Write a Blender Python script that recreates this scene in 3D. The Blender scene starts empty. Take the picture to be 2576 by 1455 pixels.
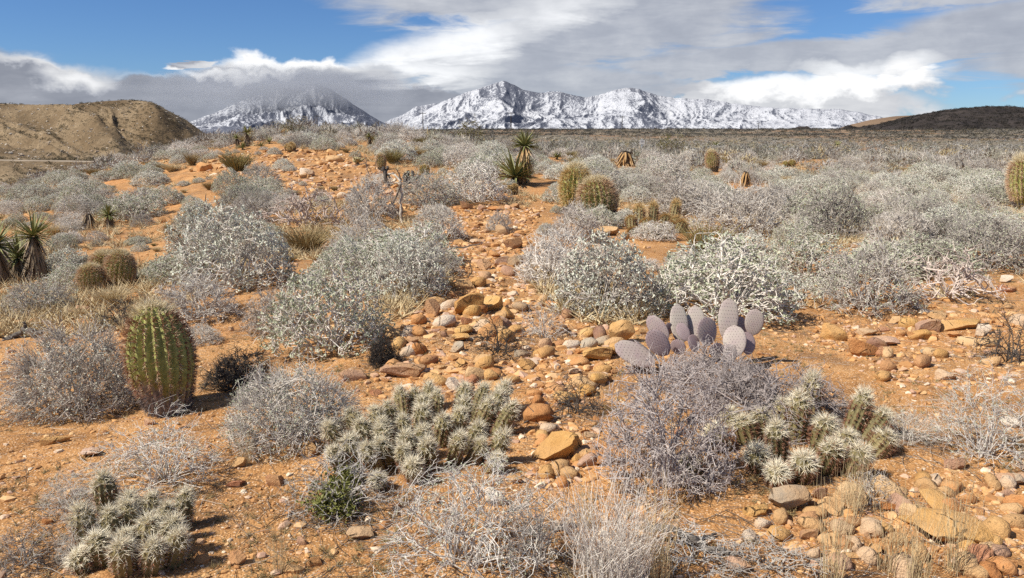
import bpy, math, random
import numpy as np
from mathutils import Vector, Matrix, Euler

# ------------------------------------------------------------------ camera, world, sun, exposure
SC = bpy.context.scene
COL = SC.collection
R = math.radians
FPX = 2575 * 28 / 36.0            # focal length in layout units (photo laid out as 2575 x 1455)
PITCH = math.atan((727.5 - 332) / FPX)
EYE = 1.65
cam_d = bpy.data.cameras.new('camera')
cam_d.sensor_width = 36.0; cam_d.lens = 28.0; cam_d.clip_start = 0.05; cam_d.clip_end = 40000
cam = bpy.data.objects.new('camera', cam_d); COL.objects.link(cam)
cam.location = (0, 0, EYE); cam.rotation_euler = (math.pi / 2 - PITCH, 0, 0)
SC.camera = cam

SUN_EL = R(47)
SUN_AZ2 = R(-112)    # from +y towards +x: the sun stands on the left, a little behind the camera
sdir = Vector((math.sin(SUN_AZ2) * math.cos(SUN_EL), math.cos(SUN_AZ2) * math.cos(SUN_EL), math.sin(SUN_EL)))
sl = bpy.data.lights.new('sun', 'SUN'); sl.energy = 4.8; sl.angle = R(0.55); sl.color = (1.0, 0.935, 0.83)
so = bpy.data.objects.new('sun', sl); COL.objects.link(so)
so.rotation_euler = (-sdir).to_track_quat('-Z', 'Y').to_euler(); so.location = (-20, -10, 40)

SC.view_settings.view_transform = 'Standard'; SC.view_settings.look = 'None'
SC.view_settings.gamma = 1.0; SC.view_settings.exposure = 0.44; SC.view_settings.use_curve_mapping = False
SC.cycles.max_bounces = 6; SC.cycles.diffuse_bounces = 3; SC.cycles.glossy_bounces = 2
SC.cycles.transparent_max_bounces = 6; SC.cycles.volume_bounces = 2
SC.cycles.use_denoising = False
SC.cycles.caustics_reflective = False; SC.cycles.caustics_refractive = False

def pix_dir(u, v):
    a = (np.asarray(u, float) - 1287.5) / FPX; b = (727.5 - np.asarray(v, float)) / FPX
    return a, math.cos(PITCH) + b * math.sin(PITCH), -math.sin(PITCH) + b * math.cos(PITCH)
def az_el(u, v):
    x, y, z = pix_dir(u, v)
    return np.arctan2(x, y), z / np.hypot(x, y)       # azimuth, tan(elevation)
def project(x, y, z):
    dy, dz = y, z - EYE
    k = dy * math.cos(PITCH) - dz * math.sin(PITCH)
    w = dy * math.sin(PITCH) + dz * math.cos(PITCH)
    return 1287.5 + FPX * x / k, 727.5 - FPX * w / k, k

# node helper
class NT:
    def __init__(s, tree): s.t = tree; s.n = tree.nodes; s.l = tree.links
    def add(s, kind, **kw):
        nd = s.n.new(kind)
        for k, val in kw.items():
            if k.startswith('i_'): nd.inputs[k[2:].replace('_', ' ')].default_value = val
            else: setattr(nd, k, val)
        return nd
    def link(s, a, b): s.l.new(a, b)
    def math(s, op, a, b=None, c=None, clamp=False):
        nd = s.n.new('ShaderNodeMath'); nd.operation = op; nd.use_clamp = clamp
        for i, q in enumerate((a, b, c)):
            if q is None: continue
            if isinstance(q, (int, float)): nd.inputs[i].default_value = q
            else: s.l.new(q, nd.inputs[i])
        return nd.outputs[0]
    def mix(s, fac, a, b, blend='MIX'):
        nd = s.n.new('ShaderNodeMix'); nd.data_type = 'RGBA'; nd.blend_type = blend
        for sock, q in ((nd.inputs[0], fac), (nd.inputs[6], a), (nd.inputs[7], b)):
            if isinstance(q, (int, float)): sock.default_value = q
            elif isinstance(q, tuple): sock.default_value = (*q, 1) if len(q) == 3 else q
            else: s.l.new(q, sock)
        return nd.outputs[2]
    def ramp(s, fac, stops, interp='LINEAR'):
        nd = s.n.new('ShaderNodeValToRGB'); cr = nd.color_ramp; cr.interpolation = interp
        while len(cr.elements) < len(stops): cr.elements.new(0.5)
        for e, (p, c) in zip(cr.elements, stops):
            e.position = p
            e.color = (c, c, c, 1) if isinstance(c, (int, float)) else (*c, 1)
        s.l.new(fac, nd.inputs[0]); return nd.outputs[0]
    def noise(s, vec, scale, detail=4, rough=0.55, dist=0.0):
        nd = s.n.new('ShaderNodeTexNoise'); nd.inputs['Scale'].default_value = scale
        nd.inputs['Detail'].default_value = detail; nd.inputs['Roughness'].default_value = rough
        nd.inputs['Distortion'].default_value = dist
        if vec is not None: s.l.new(vec, nd.inputs['Vector'])
        return nd.outputs['Fac']
    def smooth(s, x, a, b):
        nd = s.n.new('ShaderNodeMapRange'); nd.interpolation_type = 'SMOOTHSTEP'
        nd.inputs[1].default_value = a; nd.inputs[2].default_value = b
        s.l.new(x, nd.inputs[0]); return nd.outputs[0]

# ---- the sky: Nishita plus a broken sheet of cloud laid out by compass direction
world = bpy.data.worlds.new('World'); SC.world = world; world.use_nodes = True
def build_sky():
    t = NT(world.node_tree); t.n.clear()
    out = t.add('ShaderNodeOutputWorld'); bg = t.add('ShaderNodeBackground')
    sky = t.add('ShaderNodeTexSky'); sky.sky_type = 'NISHITA'; sky.sun_disc = False
    sky.sun_elevation = SUN_EL; sky.sun_rotation = SUN_AZ2
    sky.altitude = 1200; sky.air_density = 1.0; sky.dust_density = 0.1; sky.ozone_density = 4.0
    tc = t.add('ShaderNodeTexCoord'); dirv = tc.outputs['Generated']
    sep = t.add('ShaderNodeSeparateXYZ'); t.link(dirv, sep.inputs[0])
    x, y, z = sep.outputs
    # stretched copy of the direction: low clouds are foreshortened into streaks
    mp = t.add('ShaderNodeMapping'); mp.inputs['Scale'].default_value = (1, 1, 3.2); t.link(dirv, mp.inputs[0])
    st = mp.outputs[0]
    n1 = t.noise(st, 5.0, 7, 0.56, 0.25)
    n2 = t.noise(st, 15.0, 6, 0.6, 0.35)
    mp2 = t.add('ShaderNodeMapping'); mp2.inputs['Scale'].default_value = (1, 1, 7); mp2.inputs['Rotation'].default_value = (0, R(6), 0); t.link(dirv, mp2.inputs[0])
    n3 = t.noise(mp2.outputs[0], 7.0, 6, 0.6, 0.6)
    az = t.math('ARCTAN2', x, y); el = t.math('ARCSINE', z)
    mp3 = t.add('ShaderNodeMapping'); mp3.inputs['Scale'].default_value = (1, 1, 1.5); mp3.inputs['Location'].default_value = (3.1, 1.7, 0.4); t.link(dirv, mp3.inputs[0])
    nc = t.noise(mp3.outputs[0], 17.0, 7, 0.55, 0.15)
    # domain warp so that no outline is a clean curve
    wz = t.math('MULTIPLY', t.math('SUBTRACT', n1, 0.5), 0.10)
    we = t.math('MULTIPLY', t.math('SUBTRACT', n3, 0.5), 0.055)
    we2 = t.math('MULTIPLY', t.math('SUBTRACT', n2, 0.5), 0.02)
    azw = t.math('ADD', az, wz); elw = t.math('ADD', t.math('ADD', el, we), we2)
    wp = t.math('MULTIPLY', t.math('SUBTRACT', nc, 0.5), 0.075); elp = t.math('ADD', el, wp); azp = t.math('ADD', az, t.math('MULTIPLY', t.math('SUBTRACT', n2, 0.5), 0.05))
    def ell(u, v, ru, rv, rot=0.0, gain=1.0, puff=False):
        a0, e0 = az_el(u, v); e0 = math.atan(e0)
        ra, re = ru / FPX, rv / FPX
        dx = t.math('SUBTRACT', azp if puff else azw, float(a0)); dy = t.math('SUBTRACT', elp if puff else elw, float(e0))
        if rot:
            c, s_ = math.cos(rot), math.sin(rot)
            dx2 = t.math('ADD', t.math('MULTIPLY', dx, c), t.math('MULTIPLY', dy, s_))
            dy = t.math('SUBTRACT', t.math('MULTIPLY', dy, c), t.math('MULTIPLY', dx, s_)); dx = dx2
        qx = t.math('MULTIPLY', dx, 1 / ra); qy = t.math('MULTIPLY', dy, 1 / re)
        d2 = t.math('ADD', t.math('MULTIPLY', qx, qx), t.math('MULTIPLY', qy, qy))
        return t.math('MULTIPLY', t.math('SUBTRACT', 1.0, d2), gain)
    def union(lst):
        o = lst[0]
        for q in lst[1:]: o = t.math('MAXIMUM', o, q)
        return o
    high = union([ell(1330, 120, 470, 95, 0.16), ell(1600, 50, 400, 120, 0.05), ell(2100, 135, 640, 44, 0.03),
                  ell(2520, 70, 300, 70, 0.12), ell(1380, 215, 420, 60, 0.0), ell(1130, 175, 330, 45, 0.05),
                  ell(1330, -60, 520, 120, 0.1), ell(2520, -60, 300, 60, 0.0), ell(2900, 110, 420, 90, 0.0)])
    low = union([ell(420, 282, 980, 84, -0.02, 1, True), ell(30, 215, 230, 62, 0, 1, True), ell(770, 215, 300, 68, -0.03, 1, True),
                 ell(-500, 230, 700, 110, 0, 1, True), ell(1080, 270, 330, 48, -0.10, 1, True), ell(470, 160, 75, 9, 0)])
    cum = union([ell(1950, 245, 260, 62, 0.03, 1, True), ell(2120, 225, 130, 62, 0.0, 1, True), ell(2290, 190, 75, 55, -0.5, 1, True), ell(2150, 268, 190, 40, 0, 1, True), ell(1760, 236, 130, 36, 0, 1, True),
                 ell(2640, 262, 90, 26, 0, 1, True)])
    # elsewhere in the sky the same broken cover goes on
    cov = t.smooth(n1, 0.50, 0.62)
    away = t.smooth(t.math('ADD', t.math('ABSOLUTE', az), t.math('MULTIPLY', el, 2.0)), 0.75, 1.2)
    gen = t.math('MULTIPLY', t.math('MULTIPLY', cov, away), t.smooth(z, -0.05, 0.05))
    a_h = t.smooth(t.math('ADD', high, t.math('MULTIPLY', t.math('SUBTRACT', n3, 0.5), 1.5)), -0.12, 0.62)
    a_h = t.math('MULTIPLY', a_h, 0.93)
    a_l = t.smooth(t.math('ADD', low, t.math('MULTIPLY', t.math('SUBTRACT', nc, 0.5), 0.8)), -0.02, 0.42)
    a_c = t.smooth(t.math('ADD', cum, t.math('MULTIPLY', t.math('SUBTRACT', nc, 0.5), 2.2)), -0.10, 0.75)
    alpha = t.math('MAXIMUM', t.math('MAXIMUM', a_h, a_l), t.math('MAXIMUM', a_c, gen))
    # thickness decides the tone: thin margins bright, deep middles grey
    br_h = union([ell(1080, 120, 330, 75, 0.18), ell(1040, 185, 220, 40, 0.0), ell(1400, 30, 220, 60, 0.2, 0.7)])
    br_l = union([ell(730, 155, 270, 30, 0.02, 1.2, True), ell(540, 185, 260, 16, 0.02, 1, True), ell(190, 195, 90, 40, 0, 0.9, True), ell(90, 160, 190, 20, 0, 0.7, True), ell(2130, 190, 150, 40, 0, .8, True), ell(1930, 215, 160, 36, 0, .8, True), ell(2290, 180, 90, 45, 0, .8, True)])
    tone = t.math('ADD', t.math('ADD', t.math('MULTIPLY', n2, 0.25), t.math('MULTIPLY', n3, 0.35)), t.math('MULTIPLY', nc, 0.40))
    brite = t.math('ADD', t.math('MULTIPLY', t.math('SUBTRACT', tone, 0.5), 1.3), 0.39)
    up = t.math('MULTIPLY', t.math('MAXIMUM', t.math('MAXIMUM', br_h, br_l), 0.0), 0.62)
    brite = t.math('ADD', brite, up)
    brite = t.math('SUBTRACT', brite, t.math('MULTIPLY', t.math('MULTIPLY', a_l, t.math('SUBTRACT', 1.0, t.math('MINIMUM', t.math('MAXIMUM', br_l, 0.0), 1.0))), 0.30))
    cumlift = t.math('MULTIPLY', t.smooth(t.math('SUBTRACT', a_c, a_h), 0.0, 0.8), 0.22)
    brite = t.math('ADD', brite, cumlift, clamp=True)
    ccol = t.ramp(brite, [(0.0, (0.205, 0.222, 0.265)), (0.35, (0.33, 0.347, 0.39)), (0.7, (0.53, 0.54, 0.56)), (1.0, (0.78, 0.785, 0.79))])
    skyc = t.mix(1.0, sky.outputs[0], (0.040, 0.054, 0.073), 'MULTIPLY')
    # scale colours so that the background strength stays in the daylight range
    cc = t.mix(1.0, ccol, (10.0, 10.0, 10.0), 'MULTIPLY')
    sc = t.mix(1.0, skyc, (10.0, 10.0, 10.0), 'MULTIPLY')
    colr = t.mix(alpha, sc, cc)
    t.link(colr, bg.inputs[0]); bg.inputs[1].default_value = 0.1
    t.link(bg.outputs[0], out.inputs[0])
build_sky()

# ------------------------------------------------------------------ numpy noise
def _h(ix, iy, seed):
    n = (ix.astype(np.int64) * 374761393 + iy.astype(np.int64) * 668265263 + seed * 2147483647) & 0xFFFFFFFF
    n = ((n ^ (n >> 13)) * 1274126177) & 0xFFFFFFFF
    n = ((n ^ (n >> 16)) * 2246822519) & 0xFFFFFFFF
    return ((n ^ (n >> 15)) & 0xFFFFFF) / float(0xFFFFFF)
def vnoise(x, y, seed=0):
    ix = np.floor(x); iy = np.floor(y); fx = x - ix; fy = y - iy
    fx = fx * fx * fx * (fx * (fx * 6 - 15) + 10); fy = fy * fy * fy * (fy * (fy * 6 - 15) + 10)
    a = _h(ix, iy, seed); b = _h(ix + 1, iy, seed); c = _h(ix, iy + 1, seed); d = _h(ix + 1, iy + 1, seed)
    return (a + (b - a) * fx) * (1 - fy) + (c + (d - c) * fx) * fy
def fbm(x, y, octv=4, seed=0, gain=0.5):
    s = np.zeros_like(np.asarray(x, float)); amp = 0.5; tot = 0
    for i in range(octv):
        s += amp * vnoise(x * 2.03 ** i + 17.3 * i, y * 2.03 ** i - 9.1 * i, seed + i); tot += amp; amp *= gain
    return s / tot
def ridged(x, y, octv=5, seed=0, gain=0.55):
    s = np.zeros_like(np.asarray(x, float)); amp = 0.5; tot = 0; w = 1.0
    for i in range(octv):
        n = 1 - np.abs(2 * vnoise(x * 2.07 ** i + 5.7 * i, y * 2.07 ** i + 3.3 * i, seed + i) - 1)
        n = n * n; s += amp * n * w; w = np.clip(n * 1.4, 0, 1); tot += amp; amp *= gain
    return s / tot
def S(a, b, x):
    t = np.clip((np.asarray(x, float) - a) / (b - a), 0, 1); return t * t * (3 - 2 * t)
def sp(s, w):
    q = np.clip(s / w, -40, 40); return np.log1p(np.exp(q)) * w

# ------------------------------------------------------------------ terrain
def H0(x, y):
    x = np.asarray(x, float); y = np.asarray(y, float); r = np.hypot(x, y)
    h = -1.75 * S(48, 110, r) + 4.5 * S(165, 470, r) + np.maximum(r - 470, 0) * 0.0012
    s = (-0.10 * np.maximum(y, 0) - 2.2 - 0.05 * np.clip(y - 12, 0, 45) ** 1.3) - x
    d = sp(s, 1.5); over = sp(d - 18, 3.0)
    h -= np.minimum(0.10 * (d - over) + 0.34 * over, 17)
    dx = x + 0.25 * y + 0.5
    w = np.where(dx < 0, 8.0 + 0.11 * y, 7 + 0.10 * y); w = np.maximum(w, 3)
    h += 1.6 * np.exp(-(dx / w) ** 2) * S(10, 34, y) * (1 - S(55, 90, y))
    return h
def H(x, y):
    x = np.asarray(x, float); y = np.asarray(y, float); r = np.hypot(x, y)
    h = H0(x, y)
    h = h + (fbm(x / 3.1, y / 3.1, 3, 11) - 0.5) * 0.22 * S(1.5, 8, r) + (fbm(x / 0.7, y / 0.7, 3, 23) - 0.5) * 0.075
    h = h + (fbm(x / 14.0, y / 14.0, 3, 31) - 0.5) * 0.5 * S(14, 40, r) + (fbm(x / 70.0, y / 70.0, 3, 37) - 0.5) * 2.0 * S(80, 250, r)
    return h
def cast(u, v, lift=0.0, kmax=520.0):
    """where the sight line through a photo position meets the ground (or a level lift above it)"""
    dx, dy, dz = [float(q) for q in pix_dir(u, v)]
    k = np.geomspace(1.2, kmax, 900)
    zz = EYE + k * dz - H(k * dx, k * dy) - lift
    b = np.where(zz < 0)[0]
    if len(b) == 0: i = len(k) - 1; return k[i] * dx, k[i] * dy, float(H(k[i] * dx, k[i] * dy)), k[i]
    i = max(b[0], 1); k0, k1 = k[i - 1], k[i]
    for _ in range(22):
        km = 0.5 * (k0 + k1)
        if EYE + km * dz - float(H(km * dx, km * dy)) - lift < 0: k1 = km
        else: k0 = km
    return k1 * dx, k1 * dy, float(H(k1 * dx, k1 * dy)), k1

# ------------------------------------------------------------------ mesh helpers
def mesh(name, V, faces, mats, midx=None, smooth=False, cols=None):
    """V (n,3); faces: list of (m,k) int arrays (k = 3 or 4); mats: list; midx: list of slot per face array"""
    V = np.asarray(V, np.float32); me = bpy.data.meshes.new(name)
    faces = [np.asarray(f, np.int32) for f in faces if len(f)]
    me.vertices.add(len(V)); me.vertices.foreach_set('co', V.ravel())
    loops = np.concatenate([f.ravel() for f in faces]); tot = np.concatenate([np.full(len(f), f.shape[1], np.int32) for f in faces])
    me.loops.add(len(loops)); me.loops.foreach_set('vertex_index', loops)
    me.polygons.add(len(tot)); st = np.zeros(len(tot), np.int32); st[1:] = np.cumsum(tot)[:-1]
    me.polygons.foreach_set('loop_start', st)
    if midx is not None:
        me.polygons.foreach_set('material_index', np.concatenate([np.full(len(f), m, np.int32) if np.isscalar(m) else np.asarray(m, np.int32) for f, m in zip(faces, midx)]))
    me.polygons.foreach_set('use_smooth', np.full(len(tot), bool(smooth)))
    for m in mats: me.materials.append(m)
    if cols is not None:
        at = me.color_attributes.new('Col', 'FLOAT_COLOR', 'POINT')
        c4 = np.ones((len(V), 4), np.float32); c4[:, :3] = cols; at.data.foreach_set('color', c4.ravel())
    me.update(calc_edges=True)
    return me
def grid_faces(nr, nc, wrap=False):
    i = np.arange(nr - 1)[:, None]; j = np.arange(nc if wrap else nc - 1)[None, :]; j2 = (j + 1) % nc
    return np.stack([i * nc + j, i * nc + j2, (i + 1) * nc + j2, (i + 1) * nc + j], -1).reshape(-1, 4)
def obj(name, me, parent=None, loc=None, rot=None, scale=None):
    o = bpy.data.objects.new(name, me); COL.objects.link(o)
    if parent: o.parent = parent
    if loc is not None: o.location = loc
    if rot is not None: o.rotation_euler = rot
    if scale is not None: o.scale = scale
    return o
def tag(o, label=None, cat=None, group=None, kind=None):
    if label: o['label'] = label
    if cat: o['category'] = cat
    if group: o['group'] = group
    if kind: o['kind'] = kind
    return o
def unit(a): return a / np.maximum(np.linalg.norm(a, axis=-1, keepdims=True), 1e-9)
def tubes(P, Rr, sides=3, rng=np.random):
    """n bent tubes: P (n,m,3), Rr (n,m)"""
    n, m, _ = P.shape
    T = unit(np.gradient(P, axis=1)); ref = unit(rng.normal(size=(n, 1, 3)))
    A = unit(np.cross(T, ref)); B = np.cross(T, A)
    a = np.arange(sides) * 2 * np.pi / sides
    V = P[:, :, None, :] + Rr[:, :, None, None] * (np.cos(a)[None, None, :, None] * A[:, :, None, :] + np.sin(a)[None, None, :, None] * B[:, :, None, :])
    b = (np.arange(n) * m * sides)[:, None, None]; i = (np.arange(m - 1) * sides)[None, :, None]; j = np.arange(sides)[None, None, :]; j2 = (j + 1) % sides
    F = np.stack([b + i + j, b + i + j2, b + i + sides + j2, b + i + sides + j], -1).reshape(-1, 4)
    return V.reshape(-1, 3), F
class Join:
    def __init__(s): s.V = []; s.F = []; s.M = []; s.C = []; s.n = 0
    def add(s, V, F, m=0, col=None):
        s.V.append(V); s.F.append(np.asarray(F) + s.n); s.M.append(m); s.n += len(V)
        if col is not None: s.C.append(np.broadcast_to(np.asarray(col, np.float32), (len(V), 3)))
    def mesh(s, name, mats, smooth=False):
        return mesh(name, np.concatenate(s.V), s.F, mats, s.M, smooth, np.concatenate(s.C) if s.C else None)

# ------------------------------------------------------------------ materials
def new_mat(name):
    m = bpy.data.materials.new(name); m.use_nodes = True; t = NT(m.node_tree)
    b = t.n.get('Principled BSDF'); b.inputs['Specular IOR Level'].default_value = 0.25
    return m, t, b
def bump(t, b, height, strength, dist):
    nd = t.add('ShaderNodeBump'); nd.inputs['Strength'].default_value = strength; nd.inputs['Distance'].default_value = dist
    t.link(height, nd.inputs['Height']); t.link(nd.outputs[0], b.inputs['Normal'])
def vary_mat(name, stops, scale=6.0, rough=0.85, rnd='OBJECT', bumps=None, amount=0.5, spec=0.2):
    """colour ramp driven by a noise plus a per-object or per-piece random value"""
    m, t, b = new_mat(name); b.inputs['Roughness'].default_value = rough; b.inputs['Specular IOR Level'].default_value = spec
    tc = t.add('ShaderNodeTexCoord')
    n = t.noise(tc.outputs['Object'], scale, 4, 0.6)
    if rnd == 'OBJECT': rv = t.add('ShaderNodeObjectInfo').outputs['Random']
    else: rv = t.add('ShaderNodeNewGeometry').outputs['Random Per Island']
    n = t.math('ADD', t.math('MULTIPLY', t.math('SUBTRACT', n, 0.5), 1.5), 0.5)
    f = t.math('ADD', t.math('MULTIPLY', n, 1 - amount), t.math('MULTIPLY', rv, amount), clamp=True)
    t.link(t.ramp(f, stops), b.inputs['Base Color'])
    if bumps: bump(t, b, t.noise(tc.outputs['Object'], bumps[0], 5, 0.65), bumps[1], bumps[2])
    return m
def soil_mat():
    m, t, b = new_mat('soil'); b.inputs['Roughness'].default_value = 0.95; b.inputs['Specular IOR Level'].default_value = 0.1
    g = t.add('ShaderNodeNewGeometry'); p = g.outputs['Position']
    big = t.noise(p, 0.35, 5, 0.6); mid = t.noise(p, 2.3, 6, 0.62); fine = t.noise(p, 22, 5, 0.7)
    base = t.ramp(t.math('ADD', t.math('MULTIPLY', mid, 0.6), t.math('MULTIPLY', fine, 0.4)),
                  [(0.30, (0.15, 0.074, 0.031)), (0.44, (0.345, 0.176, 0.068)), (0.56, (0.50, 0.272, 0.110)), (0.72, (0.65, 0.41, 0.20))])
    warm = t.ramp(big, [(0.35, (0.86, 0.82, 0.80)), (0.5, (1, 1, 1)), (0.68, (1.10, 0.98, 0.90))])
    base = t.mix(1.0, base, warm, 'MULTIPLY')
    crust = t.math('MULTIPLY', t.smooth(t.noise(p, 1.1, 6, 0.68), 0.50, 0.66), 0.75)
    base = t.mix(crust, base, (0.20, 0.115, 0.06))
    vo = t.add('ShaderNodeTexVoronoi'); vo.inputs['Scale'].default_value = 85; t.link(p, vo.inputs['Vector'])
    sepc = t.add('ShaderNodeSeparateColor'); t.link(vo.outputs['Color'], sepc.inputs[0])
    gcol = t.ramp(sepc.outputs[0], [(0.0, (0.20, 0.085, 0.035)), (0.35, (0.46, 0.22, 0.08)), (0.7, (0.66, 0.40, 0.19)), (0.9, (0.75, 0.60, 0.42)), (1.0, (0.80, 0.74, 0.64))])
    gmask = t.math('MULTIPLY', t.math('LESS_THAN', vo.outputs['Distance'], 0.42), 0.6)
    base = t.mix(gmask, base, gcol)
    sep = t.add('ShaderNodeSeparateXYZ'); t.link(p, sep.inputs[0])
    ln = t.add('ShaderNodeVectorMath'); ln.operation = 'LENGTH'; t.link(p, ln.inputs[0])
    farf = t.smooth(ln.outputs['Value'], 40, 120)
    farn = t.noise(p, 0.02, 5, 0.6)
    farc = t.ramp(farn, [(0.3, (0.17, 0.15, 0.115)), (0.5, (0.20, 0.165, 0.12)), (0.62, (0.27, 0.17, 0.10)), (0.75, (0.22, 0.18, 0.13))])
    base = t.mix(farf, base, farc)
    t.link(base, b.inputs['Base Color'])
    hsum = t.math('ADD', t.math('MULTIPLY', fine, 0.6), t.math('MULTIPLY', t.math('SUBTRACT', 0.5, vo.outputs['Distance']), 0.5))
    bump(t, b, hsum, 0.9, 0.012)
    return m
M_soil = soil_mat()
ROCKC = {
 'buff':   [(0.2, (0.40, 0.23, 0.10)), (0.5, (0.56, 0.36, 0.18)), (0.8, (0.68, 0.50, 0.30))],
 'ochre':  [(0.2, (0.38, 0.19, 0.06)), (0.5, (0.56, 0.32, 0.11)), (0.8, (0.66, 0.44, 0.20))],
 'orange': [(0.2, (0.34, 0.14, 0.05)), (0.5, (0.52, 0.24, 0.09)), (0.8, (0.62, 0.36, 0.17))],
 'pink':   [(0.2, (0.32, 0.18, 0.115)), (0.5, (0.46, 0.29, 0.20)), (0.8, (0.58, 0.43, 0.33))],
 'red':    [(0.2, (0.26, 0.105, 0.055)), (0.5, (0.40, 0.185, 0.10)), (0.8, (0.52, 0.30, 0.18))],
 'brown':  [(0.2, (0.15, 0.075, 0.05)), (0.5, (0.25, 0.135, 0.09)), (0.8, (0.36, 0.22, 0.15))],
 'grey':   [(0.2, (0.27, 0.22, 0.165)), (0.5, (0.40, 0.335, 0.25)), (0.8, (0.52, 0.46, 0.37))],
 'pale':   [(0.2, (0.50, 0.38, 0.27)), (0.5, (0.64, 0.53, 0.41)), (0.8, (0.74, 0.67, 0.57))],
}
def rock_mat(k):
    m, t, b = new_mat('rock_' + k); b.inputs['Roughness'].default_value = 0.9; b.inputs['Specular IOR Level'].default_value = 0.15
    g = t.add('ShaderNodeNewGeometry'); p = g.outputs['Position']; oi = t.add('ShaderNodeObjectInfo')
    n = t.noise(p, 9, 6, 0.68); n2 = t.noise(p, 70, 4, 0.7); n3 = t.noise(p, 2.5, 3, 0.5)
    f = t.math('ADD', t.math('ADD', t.math('MULTIPLY', n, 0.75), t.math('MULTIPLY', n2, 0.3)), t.math('MULTIPLY', t.math('SUBTRACT', oi.outputs['Random'], 0.55), 0.3))
    c = t.ramp(f, ROCKC[k])
    nz = t.add('ShaderNodeSeparateXYZ'); t.link(g.outputs['Normal'], nz.inputs[0])
    dust = t.math('MULTIPLY', t.smooth(t.math('ADD', n3, t.math('MULTIPLY', n, 0.4)), 0.58, 0.78), 0.6)
    c = t.mix(dust, c, (0.52, 0.30, 0.13))
    vo = t.add('ShaderNodeTexVoronoi'); vo.inputs['Scale'].default_value = 160; t.link(p, vo.inputs['Vector'])
    sp_ = t.math('MULTIPLY', t.math('LESS_THAN', vo.outputs['Distance'], 0.28), 0.35)
    c = t.mix(sp_, c, (0.13, 0.08, 0.05))
    crk = t.add('ShaderNodeTexVoronoi'); crk.feature = 'DISTANCE_TO_EDGE'; crk.inputs['Scale'].default_value = 7; t.link(p, crk.inputs['Vector'])
    crack = t.math('MULTIPLY', t.smooth(crk.outputs['Distance'], 0.035, 0.0), t.smooth(n, 0.5, 0.62))
    t.link(t.mix(t.math('MULTIPLY', crack, 0.6), c, (0.10, 0.055, 0.03)), b.inputs['Base Color'])
    bump(t, b, t.math('SUBTRACT', t.math('ADD', t.math('MULTIPLY', n, 1.0), t.math('MULTIPLY', n2, 0.5)), crack), 1.0, 0.022)
    return m
M_rock = {k: rock_mat(k) for k in ROCKC}
# ------------------------------------------------------------------ large structure: ground, hills, mountains
def structure(o): return tag(o, kind='structure')
def build_ground():
    fine = np.linspace(R(-40), R(40), 430); rest = np.linspace(R(40), R(320), 70)[1:-1]
    th = np.concatenate([fine, rest]); rr = np.concatenate([[0.05, 0.4], np.geomspace(0.9, 60, 250), np.geomspace(62, 5300, 110)])
    Rg, Tg = np.meshgrid(rr, th, indexing='ij'); X = Rg * np.sin(Tg); Y = Rg * np.cos(Tg); Z = H(X, Y)
    V = np.stack([X, Y, Z], -1).reshape(-1, 3)
    return structure(obj('ground', mesh('ground', V, [grid_faces(len(rr), len(th), True)[:, ::-1]], [M_soil], smooth=True)))
build_ground()

def profile(pts):
    u, v = np.array(pts, float).T; a, e = az_el(u, v); return a, e
def prof_at(pts, az):
    a, e = profile(pts); return np.interp(az, a, e)
def smooth1(a, n):
    k = np.hanning(n + 2)[1:-1]; k /= k.sum(); p = np.pad(a, n, mode='edge'); return np.convolve(p, k, 'same')[n:-n]
def fit_crest(Z, rr, want):
    """scale each bearing so that its skyline has the wanted slope"""
    el = ((Z - EYE) / rr[:, None]).max(0); f = np.clip((want + 1e-4) / np.maximum(el, 1e-4), 0.6, 1.6); f = 1 + (f - 1) * S(0.001, 0.006, want)
    return EYE + (Z - EYE) * f[None, :]

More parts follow.
